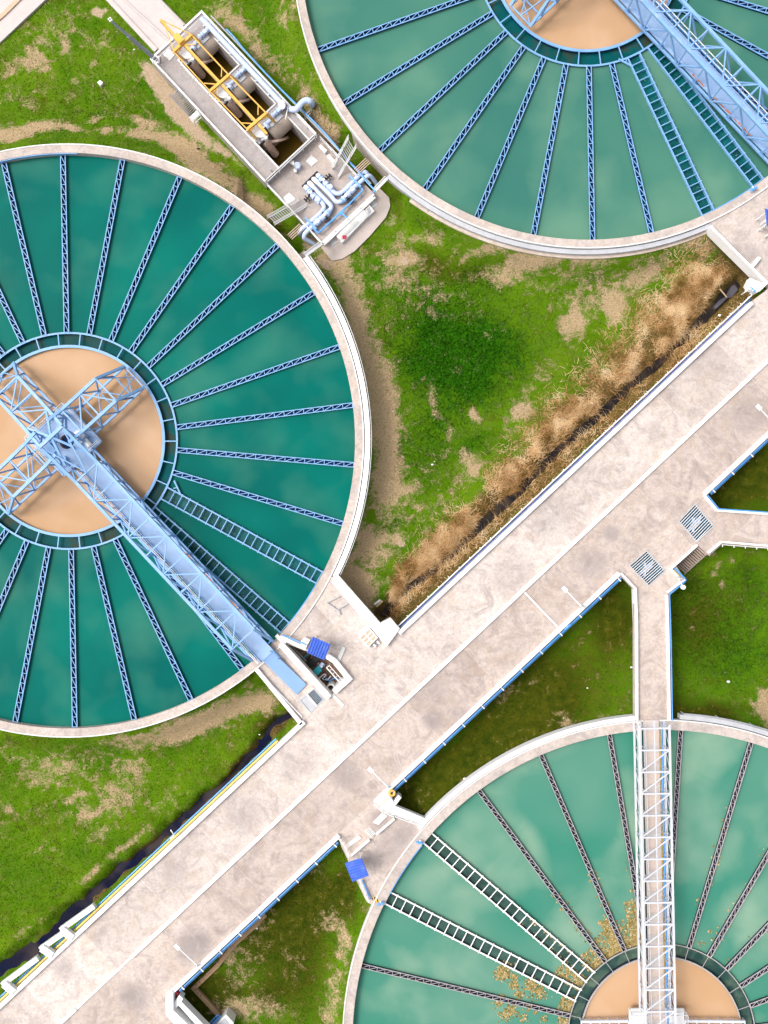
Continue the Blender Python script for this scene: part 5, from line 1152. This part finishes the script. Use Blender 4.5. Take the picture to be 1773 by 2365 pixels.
# the four pipes that rise through the slot
ZP4 = ZM+.32
def manifold(path, lb, zs=None, joint=None, valve=None, bare=.10):
    q = [P(x, y, ZP4 if zs is None else zs[i]) for i, (x, y) in enumerate(path)]; t = empty('manifold_pipe', q[0]-Vector((0, 0, .7)), lb, 'pipe', 'manifold pipes')
    q[0] = q[0]+Vector((0, 0, -.55)); k = (q[1]-q[0]); k.z = 0; k.normalize()
    body = [q[0], Vector((q[0].x, q[0].y, ZP4-.12))+k*.06, Vector((q[0].x, q[0].y, ZP4))+k*.28]+q[1:]
    MB().tube(smooth_path(body, 5), .148, 14).build('barrel', M['pale_pipe'], t, smooth=True)
    s = Vector((q[0].x, q[0].y, ZP4))
    MB().tube([s+k*.05, s+k*.45], .158, 14).build('cuff', M['white'], t, smooth=True)
    for (x, y, dx, dy) in (joint or ()):
        c = P(x, y, ZP4); d = Vector((dx, -dy, 0)).normalized(); MB().tube([c-d*.17, c+d*.17], .185, 14).build('joint', M['steel_blue'], t, smooth=True)
    for (x, y, dx, dy, side) in (valve or ()):
        c = P(x, y, ZP4); d = Vector((dx, -dy, 0)).normalized(); p_ = Vector((-d.y, d.x, 0))*side
        mb = MB().tube([c-d*.30, c-d*.22], .23, 14).tube([c+d*.22, c+d*.30], .23, 14).tube([c-d*.2, c+d*.2], .19, 12).tube([c+d*.42, c+d*.8], .2, 12).cyl((c.x+d.x*.6, c.y+d.y*.6), .17, ZP4, ZP4+.28, 14)
        o_ = mb.build('valve', M['pale_pipe'], t, smooth=True)
        mb = MB().tube([c+p_*.15, c+p_*.62], .06, 8).tube([c+p_*.40-d*.24, c+p_*.40+d*.24], .04, 6).beam(c+p_*.58-d*.15, c+p_*.58+d*.15, .1).beam(c-d*.05-p_*.25, c-d*.05+p_*.25, .09, .34)
        mb.build('actuator', M['black'], o_)
        MB().cyl((c.x-d.x*.05, c.y-d.y*.05), .10, ZP4+.1, ZP4+.3, 12).build('dial', M['white'], o_)
manifold([(703.7, 429), (715, 441.5), (733, 457.5), (742, 466.5), (747, 474), (747.5, 481), (741, 490.6), (716, 513.5), (695, 530.5), (691.5, 537), (694, 543.5)], 'leftmost of the four pale pipes rising from the slot, curving to the left tank', [ZP4]*8+[ZP4, ZP4-.1, ZP4-.7], [(714.6, 441, 1, 1.05)], [(719.5, 448.5, 1, 1.0, -1)])
manifold([(712, 420), (735, 444.5), (757, 467.5), (764.5, 476), (763, 483.5), (757, 489), (744, 502), (727, 518), (706, 537.5), (702, 546), (705, 552), (725, 563.5)], 'second of the four pale pipes from the slot, ending in a left elbow', [ZP4]*9+[ZP4-.1, ZP4-.3, ZP4-.9], [(757, 492, -1, 1)], [(748.5, 499.5, -1, .9, 1)])
manifold([(721.8, 411), (745, 433), (765, 453), (772, 462.5), (778, 466.3), (785, 466), (793, 460.5), (806, 446), (817, 433.5), (829, 423.5), (843, 410.5), (850, 406.5), (857, 409), (869, 425)], 'third of the four pale pipes rising from the slot, curving to the right tank edge', [ZP4]*11+[ZP4-.05, ZP4-.25, ZP4-.9], [(793, 461, 1, -1)], [(799, 454, 1, -1, -1)])
manifold([(732, 402.6), (748, 420), (763, 436), (771, 444), (778, 447.5), (786, 446.5), (795, 440), (819, 416), (833, 401), (840, 397), (846, 400), (851, 408)], 'rightmost of the four pale pipes rising from the slot, arching over the right edge', [ZP4]*8+[ZP4, ZP4, ZP4-.1, ZP4-.5], [(742, 412.5, 1, 1.05)], [(748, 419.5, 1, 1.0, 1)])
t = empty('sample_pipe', P(787, 490, ZM), 'bright blue pipe across the lower end of the pipe platform with a short branch', 'pipe')
zq = ZM+.35
MB().tube(PL([(828, 427), (838, 439), (833, 445), (787.5, 490), (740, 534), (735.5, 537.5), (730, 534), (722, 526)], zq), .065, 8).build('main', M['pipe_blue'], t, smooth=True)
MB().tube(PL([(787.5, 490), (801, 504)], zq), .06, 8).tube(PL([(786, 497), (793, 489)], zq), .07, 8).build('branch', M['pipe_blue'], t, smooth=True)
mb = MB()
for x, y in ((755, 520), (770, 506), (801, 477), (815, 463), (830, 449)): mb.beam(P(x-2, y-3, zq-.1), P(x+3, y+3, zq-.1), .06)
mb.build('clamp', M['galv'], t)
for x, y, lb in ((713, 513, 'bright blue clamp on the two pipes near the left edge of the platform'), (815, 416, 'bright blue clamp on the two pipes near the right edge of the platform')):
    d = Vector((.7, -.7, 0)) if x < 760 else Vector((.72, -.69, 0)); c = P(x, y, ZP4+.02); o = MB().beam(c-d*.35, c+d*.75, .13, .42).build('pipe_clamp', M['steel_blue'], bevel=.02); tag(o, lb, 'clamp')
for (x0, y0, x1, y1), lb in (((664, 543, 692, 517), 'four thin parallel tubes from the pipe platform to the left tank'), ((818, 391, 845, 366), 'four thin parallel tubes from the pipe platform to the right tank')):
    mb = MB(); nn = (.69, .73)
    for k in range(4): mb.tube([P(x0+k*4.6*nn[0], y0+k*4.6*nn[1], -.7), P(x1+k*4.6*nn[0], y1+k*4.6*nn[1], -.9)], .035, 6)
    tag(mb.build('tube_bundle', M['hose_in']), lb, 'tubes')
for (x0, y0, x1, y1), lb in (((866, 439, 893, 411), 'grey steel cable tray from the pipe platform to the right tank'), ((742, 562, 704, 590), 'grey steel cable tray from the pipe platform to the left tank')):
    t = empty('cable_tray', P(x0, y0, -.6), lb, 'cable tray', 'cable trays'); a, b = P(x0, y0, -.45), P(x1, y1, -.25)
    MB().beam(a, b, .26, .06).build('tray', M['galv'], t)
    s = Vector((.13*E1[0], -.13*E1[1], .05)); s2 = Vector((-.13*E1[0], .13*E1[1], .05)); MB().beam(a+s, b+s, .035, .12).beam(a+s2, b+s2, .035, .12).build('side_rail', M['whiteish'], t)
# white switch housing on the apron
t = empty('switch_housing', P(810, 525, -1.86), 'long low white switch housing on the pale apron with a red box', 'housing')
MB().prism(XY([(776, 545), (838, 482), (852, 497), (790, 561)], -1.5), -1.9, -1.5).build('body', M['white'], t, bevel=.03)
MB().prism(XY([(790, 540), (822, 507), (829, 514), (797, 547)], -1.47), -1.5, -1.47).build('roof_panel', M['whiteish'], t)
MB().prism(XY([(838, 489), (853, 473), (865, 487), (848, 503)], -1.6), -1.9, -1.6).build('annex', M['white'], t, bevel=.02)
MB().prism(XY([(846, 484), (853, 477.5), (857, 490), (851, 494)], -1.57), -1.6, -1.57).build('vent', M['galv'], t)
v = P(795, 549, -1.5); MB().box((v.x-.13, v.y-.12, -1.5), (v.x+.13, v.y+.12, -1.35)).build('red_box', M['red'], t, bevel=.02)
for pts, lb in (([(853, 470), (863, 462), (872, 472), (861, 482)], 'grey ground cover right of the white switch housing'), ([(760, 556), (770, 551), (780, 561), (766, 571)], 'grey ground cover left of the white switch housing')):
    slab(pts, ZG, ZG+.05, lb, 'ground_cover', 'galv', 'cover', 'grey ground covers')
# yellow gantry over the bays
t = empty('gantry', P(500, 190, ZT), 'yellow steel lifting gantry standing over the three open bays', 'gantry')
zt = 2.0; Y = M['yellow']
beam_px = [(370, 45), (407, 87), (426.5, 104), (502, 184.5), (586, 275.5), (616, 309)]
MB().wall(XY(beam_px, zt), .155, zt-.30, zt).build('monorail', Y, t)
mb = MB(); mb.wall(XY([(428, 108), (500, 186)], zt-.42), .10, zt-.52, zt-.42); mb.wall(XY([(508, 193), (583, 277)], zt-.42), .10, zt-.52, zt-.42); mb.build('power_rail', M['white'], t)
frames = (((401, 120), (442, 81.5), (426, 140), (463, 100)), ((485, 211.5), (528.5, 174), (509, 231), (550, 192)), ((571, 299.5), (615, 262), (592, 322), (634, 284)))
for (l, r_, fl_, fr_) in frames:
    mb = MB(); a, b = P(*l, zt+.02), P(*r_, zt+.02); mb.beam(a, b, .17, .2)
    fa, fb = P(*fl_, ZT), P(*fr_, ZT)
    for p0, p1 in ((a, fa), (b, fb)):
        mb.beam(p0, p1+Vector((0, 0, .1)), .15)
    m_ = a.lerp(b, .5); mb.beam(m_+Vector((0, 0, -.1)), fa.lerp(a, .75), .07); mb.beam(m_+Vector((0, 0, -.1)), fb.lerp(b, .75), .07)
    o_ = mb.build('portal_frame', Y, t)
    for f_ in (fa, fb): MB().box((f_.x-.18, f_.y-.18, ZT), (f_.x+.18, f_.y+.18, ZT+.12)).build('base_plate', M['whiteish'], o_)
mb = MB(); mb.beam(P(442, 81.5, zt), P(528.5, 174, zt), .08); mb.beam(P(528.5, 174, zt), P(615, 262, zt), .08); mb.beam(P(401, 120, zt), P(485, 211.5, zt), .07); mb.beam(P(485, 211.5, zt), P(571, 299.5, zt), .07)
mb.build('tie_rail', Y, t)
for a, b in (((512, 157), (511, 178)), ((596, 245), (595.5, 266)), ((471, 193), (500, 195)), ((556, 284.5), (585, 286)), ((370, 48), (411, 88)), ((372, 46), (441, 80)), ((381, 60), (401, 118)), ((501, 197), (502, 221)), ((452, 103), (427, 105))): MB().beam(P(*a, zt), P(*b, zt), .06).build('brace', Y, t)
v = P(414, 92, zt); mb = MB().beam(v+Vector((-.22, .2, .12)), v+Vector((.22, -.28, .12)), .42, .34).beam(P(412, 99, zt+.25), P(421, 92, zt+.25), .14, .12); hb = mb.build('hoist', Y, t, bevel=.02)
# ------------------------------------------------------------------ blue roofed control stands
def control_stand(corners, label, zr=1.6, ridges=7):
    q = [P(x, y, zr) for x, y in corners]; c = sum(q, Vector())/4
    t = empty('control_stand', (c.x, c.y, 0), label, 'control stand', 'blue roofed control stands')
    # ridges run from edge 0-1 to edge 3-2; the sheet falls slightly across
    mb = MB(); n = ridges*4; rows = []
    for i in range(n+1):
        u = i/n; a = q[0].lerp(q[1], u); b = q[3].lerp(q[2], u)
        h = .075*(1 if (i % 4) in (1, 2) else 0); rows.append((a+Vector((0, 0, h+.10)), b+Vector((0, 0, h-.06))))
    vs = [v for r in rows for v in r]+[v-Vector((0, 0, .03)) for r in rows for v in r]; k = 2*(n+1); fs = []
    for i in range(n): fs += [(2*i, 2*i+1, 2*i+3, 2*i+2), (k+2*i+2, k+2*i+3, k+2*i+1, k+2*i), (2*i, 2*i+2, k+2*i+2, k+2*i), (2*i+1, k+2*i+1, k+2*i+3, 2*i+3)]
    fs += [(0, k, k+1, 1), (2*n, 2*n+1, k+2*n+1, k+2*n)]
    r = mb.add(vs, fs).build('roof', M['roofblue'], t)
    MB().beam(q[0]+Vector((0, 0, .09)), q[1]+Vector((0, 0, .09)), .05, .11).beam(q[3]+Vector((0, 0, -.06)), q[2]+Vector((0, 0, -.06)), .05, .09).build('flashing', M['roofblue'], r)
    f = None
    for s in q:
        p_ = s.lerp(c, .25); p_ = Vector((p_.x, p_.y, 0))
        if f is None: f = MB().box((-.035, -.035, 0), (.035, .035, zr-.12)).build('post', M['white'], t, local=True); o_ = f
        else: o_ = copy_obj(f, t)
        o_.location = p_-Vector(t.location)
    d = (q[1]-q[0]).normalized(); mb = MB().beam(Vector((c.x, c.y, .95))-d*.35, Vector((c.x, c.y, .95))+d*.35, .3, .9); mb.build('cabinet', M['whiteish'], t, bevel=.02)
    return t
control_stand([(721.9, 1470.5), (763.5, 1488.6), (749, 1523.9), (708.3, 1505.8)], 'control stand with a corrugated bright blue roof beside the sunken valve pit')
control_stand([(834, 1980), (850.6, 2021), (814.5, 2036.8), (797, 1993.6)], 'control stand with a corrugated bright blue roof at the lawn edge near the striped plate')
control_stand([(1764.5, 484), (1806, 502), (1791, 537.5), (1771, 517)], 'control stand with a bright blue roof cut by the right edge of the photo')
# ------------------------------------------------------------------ lamps
def lamp(head, base, label, rnd=False, k=1.0):
    zb, za = .38, 1.25
    b = P(*base, zb); t = empty('street_lamp', b, label, 'lamp', 'lamps on the causeway')
    top = P(base[0]+1, base[1]+1, za); h = P(*head, za+.25)
    MB().tube([b, Vector((b.x, b.y, za-.1))], .06, 8).box((b.x-.12*k, b.y-.12*k, zb), (b.x+.12*k, b.y+.12*k, zb+.06)).build('pole', M['galv'], t)
    MB().tube([Vector((b.x, b.y, za-.12)), top, h], [.05, .045, .035], 8).build('arm', M['white'], t)
    d = (h-top); d.z = 0; d.normalize()
    if rnd: MB().cyl((h.x, h.y), .15, h.z-.08, h.z+.07, 18).build('lamp_head', M['white'], t, smooth=True)
    else: MB().beam(h-d*.20*k, h+d*.20*k, .26*k, .10*k).build('lamp_head', M['white'], t, bevel=.03)
lamp((1304, 1361), (1342, 1400), 'white lamp arm over the causeway above the dark lawn left of the narrow walkway')
lamp((856, 1778.5), (895, 1816), 'white lamp arm over the causeway just above the bent white ledge')
lamp((409.5, 2187), (454, 2227.5), 'white lamp arm over the dark stains near the bottom of the causeway')
lamp((1752, 941), (1775, 966), 'white lamp arm over the causeway at the right edge of the photo')
lamp((1577, 1356), (1565.5, 1335), 'short lamp with a round white head at the foot of the brown stair', True)
lamp((395, 1918), (401, 1927), 'tiny white lamp arm over the ditch beside the blue and yellow pipes', k=.3)
t = empty('floodlight_mast', P(360, 138, ZT), 'tall grey mast leaning over the lawn from the upper left corner of the pump station', 'mast')
a, m_, b = P(360, 138, ZT+.1), P(296, 83, 2.6), P(254, 46.5, 4.0)
MB().tube([a, a.lerp(m_, .5), m_], [.14, .135, .125], 12).build('lower_pole', M['mast'], t, smooth=True)
MB().tube([m_, b], [.095, .07], 10).build('upper_pole', M['mast'], t, smooth=True)
MB().box((a.x-.24, a.y-.24, ZT), (a.x+.24, a.y+.24, ZT+.14)).build('base_plate', M['white'], t, bevel=.02)
MB().beam(b+Vector((-.12, .05, 0)), b+Vector((.14, -.02, 0)), .1).beam(b+Vector((0, -.12, 0)), b+Vector((.02, .14, 0)), .1).build('lamp_cluster', M['white'], t)
# ------------------------------------------------------------------ six panel valve crate
q = PL([(852, 1451), (870.5, 1472.5), (849.8, 1493.7), (829.5, 1473)], .26); c = sum(q, Vector())/4
t = empty('panel_crate', (c.x, c.y, 0), 'white framed crate with six tan panels beside the broad white slab', 'crate')
MB().prism([(v.x, v.y) for v in q], 0, .22).build('box', M['whiteish'], t, bevel=.015)
MB().wall([(v.x, v.y) for v in q], .08, .2, .27, close=True).beam(q[0].lerp(q[3], .5)+Vector((0, 0, -.02)), q[1].lerp(q[2], .5)+Vector((0, 0, -.02)), .06, .05).beam(q[0].lerp(q[1], .36)+Vector((0, 0, -.02)), q[3].lerp(q[2], .36)+Vector((0, 0, -.02)), .05, .05).beam(q[0].lerp(q[1], .68)+Vector((0, 0, -.02)), q[3].lerp(q[2], .68)+Vector((0, 0, -.02)), .05, .05).build('frame', M['white'], t)
for i in range(3):
    for j in range(2):
        e = lambda u, v_: q[0].lerp(q[1], u).lerp(q[3].lerp(q[2], u), v_)
        pts = [e((i+a_)/3.0, (j+b_)/2.0) for a_, b_ in ((.17, .16), (.83, .16), (.83, .84), (.17, .84))]
        MB().prism([(v.x, v.y) for v in pts], .2, .245).build('panel', M['tan'], t)
mb = MB().beam(P(862, 1488, .1), P(868, 1493, .1), .14).beam(P(870, 1480, .1), P(876, 1486, .1), .12).build('hinge_block', M['whiteish'], t)
# grey pipe frame lying on the deck
t = empty('davit_frame', P(775, 1400, 0), 'grey pipe frame lying on the deck beside the broad white slab', 'frame')
mb = MB()
for a, b in (((757, 1391), (784, 1377)), ((779, 1408), (803, 1394)), ((754, 1392), (784, 1413)), ((782, 1409), (785, 1421))): mb.tube([P(*a, .12), P(*b, .12)], .045, 7)
mb.build('tube', M['galv'], t)
# hose reel, blue valves and a yellow one at the corners
v = P(904, 1831, .3); mb = MB(); pts = [v+Vector((.17*math.cos(R(a)), .17*math.sin(R(a)), 0)) for a in range(0, 361, 24)]; mb.tube(pts, .075, 8, cap=False)
pts2 = [p_+Vector((.04, .02, .10)) for p_ in pts]; mb.tube(pts2, .07, 8, cap=False); o = mb.build('hose_coil', M['yellow'], smooth=True); tag(o, 'coiled yellow hose hanging outside the parapet above the bent white ledge', 'hose')
pipe([(897, 1838), (889, 1850), (878, 1860)], .34, .022, 'yellow_pipe', 'thin yellow hose lying on the bent white ledge', 'hose', sm=4, cat='hose')
pipe([(902, 1834), (899, 1848)], .33, .03, 'galv', 'short grey pipe beside the coiled yellow hose')
def valve_set(x, y, d, lb, mat='pipe_blue'):
    v = P(x, y, .3); t = empty('corner_valve', v-Vector((0, 0, .2)), lb, 'valve', 'blue corner valves'); dd = Vector((d[0], -d[1], 0)).normalized(); pp = Vector((-dd.y, dd.x, 0))
    MB().tube([v-dd*.26, v+dd*.24], .06, 10).tube([v-dd*.10, v-dd*.05], .11, 12).tube([v+dd*.09, v+dd*.14], .11, 12).build('body', M[mat], t, smooth=True)
    MB().tube([v+pp*.04, v+pp*.16], .03, 8).beam(v+pp*.16-dd*.07, v+pp*.16+dd*.07, .03).build('handle', M['white'], t)
valve_set(913, 1449, (1, 1.4), 'blue corner valve on the broad white slab below the reed ditch')
valve_set(1738, 669, (1, .9), 'blue corner valve at the right edge below the upper right tank')
guard([(1722, 674), (1731, 664), (1741, 673)], -.5, .3, 'small white square rail round the blue valve at the right edge', gap=12)
valve_set(1311, 1448, (1, -.9), 'blue valve set on the wall pipe above the dark lawn'); valve_set(969, 1946, (1, .2), 'small blue valve at the outer end of the upper wide channel of the jade tank'); valve_set(879, 2087, (1, -.3), 'small blue valve at the outer end of the lower wide channel of the jade tank')
valve_set(1740, 437, (1, -.6), 'small blue valve on the rim of the upper right tank')
pipe([(1557, 1312), (1581, 1336), (1582, 1341), (1577, 1344)], .1, .055, 'pipe_blue', 'bright blue pipe bent round the lower end of the brown stair', sm=3)
pipe([(1554, 1316), (1576, 1338)], .2, .035, 'yellow_pipe', 'thin pale yellow pipe beside the lower end of the brown stair')
# blue edge strips inside the tank rims
def rim_strip(k, a0, a1, lb):
    c, r = {'a': (CA, RA), 'b': (CB, RB), 'c': (CC, RC)}[k]; m = R((a0+a1)/2)
    o = MB().ring(c, r-.06, r-.012, -.2, .0, a0, a1).build('rim_pipe', M['pipe_blue' if a1 < 60 or k == 'c' else 'rail_blue'], base=(c.x+r*math.cos(m), c.y+r*math.sin(m), -.2)); tag(o, lb, 'pipe', 'blue rim pipes')
rim_strip('a', -40, -30, 'blue pipe inside the rim of the dark teal tank between its two wide channels')
rim_strip('b', -64, -55, 'blue pipe inside the rim of the upper right tank between its two wide channels')
rim_strip('c', 141, 152, 'blue pipe inside the rim of the jade tank between its two wide channels')
rim_strip('a', 88, 104, 'blue pipe inside the top of the rim of the dark teal tank')
# bracing at the outer trough of the blue tanks
for k, lb in (('a', 'pale blue corner brace at the ring trough of the dark teal tank'), ('b', 'pale blue corner brace at the ring trough of the upper right tank')):
    a, b = ((402, 1110), (417, 1142)) if k == 'a' else ((1428, 137), (1461, 155)); z = ZW+.2
    tag(MB().beam(P(*a, z), P(*b, z), .10).beam(P(a[0]*.5+b[0]*.5, a[1]*.5+b[1]*.5, z), P(*((400, 1128) if k == 'a' else (1447, 133)), z), .06).build('corner_brace', M['rail_blue']), lb, 'brace')
# ------------------------------------------------------------------ trench cover, shed corner and things lying about
t = empty('cable_trench', P(446, 2286, -1.9), 'low brown concrete trench with holes bending round the corner of the lawn at the bottom', 'trench')
MB().wall(XY([(612, 2112), (590, 2137), (540, 2182), (500, 2232), (447, 2283), (478, 2316), (505, 2346)], -1.72), .30, -2.3, -1.72).build('cover', M['dirtwall'], t)
mb = MB()
for x, y in ((502, 2217), (504, 2221), (467, 2260), (470, 2256), (474, 2252), (460, 2268), (452, 2285), (456, 2293), (463, 2299), (452, 2274)): v = P(x, y, -1.70); mb.cyl((v.x, v.y), .035, -1.73, -1.705, 8)
mb.build('hole', M['black'], t)
t = empty('valve_chamber', P(520, 2355, -2.0), 'pale concrete chamber with a grey lid cut by the bottom edge of the photo', 'chamber')
MB().prism(XY([(522, 2342), (540, 2362), (528, 2395), (490, 2375)], -1.0), -2.3, -1.0).build('wall', M['whiteish'], t, bevel=.02)
MB().prism(XY([(518, 2350), (530, 2366), (524, 2382), (500, 2370)], -.97), -1.0, -.97).build('lid', M['galv'], t)
t = empty('hydrant', P(503, 2350, -1.9), 'bright blue ladder shaped pipe rack beside the chamber at the bottom edge', 'rack')
MB().beam(P(509, 2346, -1.4), P(488, 2368, -1.4), .1).beam(P(503, 2342, -1.4), P(482, 2364, -1.4), .06).build('rail', M['pipe_blue'], t)
mb = MB(); [mb.beam(P(505-k*5, 2344+k*5, -1.4), P(509-k*5, 2348+k*5, -1.4), .05) for k in range(4)]; mb.build('rung', M['pipe_blue'], t)
mb = MB(); v = P(408, 2293, -.3); mb.box((v.x-.12, v.y-.1, -.5), (v.x+.12, v.y+.1, -.2)); tag(mb.build('junction_box', M['red'], bevel=.02), 'small red box at the lower end of the blue wall pipe', 'box')
def pebble(x, y, s, lb, mat='white', name='litter', cat='litter', sq=1.0, z=None):
    v = P(x, y, -1.95); z0 = float(ground_z(np.array([v.x]), np.array([v.y]))[0]) if z is None else z; n = 7; mb = MB(); vs = []; a0 = random.random()*6
    for k, (r, h) in enumerate(((1.0, 0), (.95, .5), (.5, .8))):
        for j in range(n): a = a0+6.283*j/n; q = s*r*random.uniform(.75, 1.1); vs.append((v.x+q*math.cos(a), v.y+q*math.sin(a)*sq, z0+.04+h*s*.6))
    fs = [(k*n+j, k*n+(j+1) % n, (k+1)*n+(j+1) % n, (k+1)*n+j) for k in range(2) for j in range(n)]+[tuple(2*n+j for j in range(n)), tuple(range(n-1, -1, -1))]
    tag(mb.add(vs, fs).build(name, M[mat]), lb, cat)
o = MB().prism(XY([(224, 190), (231, 185), (238, 191), (231, 198.5)], -1.75), -2.1, -1.75).build('marker_stone', M['white'], bevel=.03); tag(o, 'square white marker stone alone on the bright upper left lawn', 'stone')
for x, y, s, lb in ((309, 114, .07, 'tiny white scrap under the leaning mast'), (1367, 930, .14, 'white scrap among the dead reeds at their right end'), (998, 1073, .09, 'white scrap on the green lawn in the lower triangle'), (1458, 1541, .10, 'white scrap on the dark lawn left of the narrow walkway'), (1356, 1589, .07, 'small white scrap on the dark lawn near the jade tank'), (1681, 1574, .13, 'white scrap on the lush lawn right of the narrow walkway'), (1069, 1787, .12, 'white crescent scrap on the dark lawn above the jade tank'), (593, 2143, .10, 'white scrap near the trench at the bottom lawn'), (1666, 726, .12, 'pale stone beside the puddle at the right end of the ditch'), (1296, 1652, .05, 'speck of white on the dark lawn near the top of the jade tank'), (907, 950, .06, 'speck of white on the dry strip right of the dark teal tank'), (1003, 1066, .05, 'smaller white speck next to a scrap on the triangle lawn'), (598, 1698, .07, 'pale scrap on the bank where the ditch meets the ramp wall'), (83, 2203, .12, 'pale stone at the end of the middle weir box'), (458, 345, .11, 'dark grey lid half buried in the dry soil left of the pump station')):
    pebble(x, y, s, lb, 'black' if 'dark grey' in lb else 'white', 'litter' if 'stone' not in lb else 'stone', 'litter' if 'stone' not in lb else 'stone', .7)
def plank(a, b, w_, lb, z=-1.9, mat='wood'):
    tag(MB().beam(P(*a, z), P(*b, z), w_, .06).build('plank', M[mat]), lb, 'plank', 'planks on the ground')
plank((864, 1396), (878, 1385), .12, 'pale broken plank on the soil beside the broad white slab', mat='whiteish'); plank((868, 1401), (883, 1387), .16, 'brown plank on the soil beside the broad white slab')
plank((1662, 668), (1678, 687), .07, 'thin pinkish stick lying across the puddle')
mb = MB(); mb.prism(XY([(1648, 709), (1660, 694), (1676, 684), (1690, 660), (1697, 658), (1704, 669), (1690, 686), (1678, 690), (1668, 700), (1652, 714)], -2.2), -2.5, -2.2); o = mb.build('puddle', M['puddle']); tag(o, kind='structure')
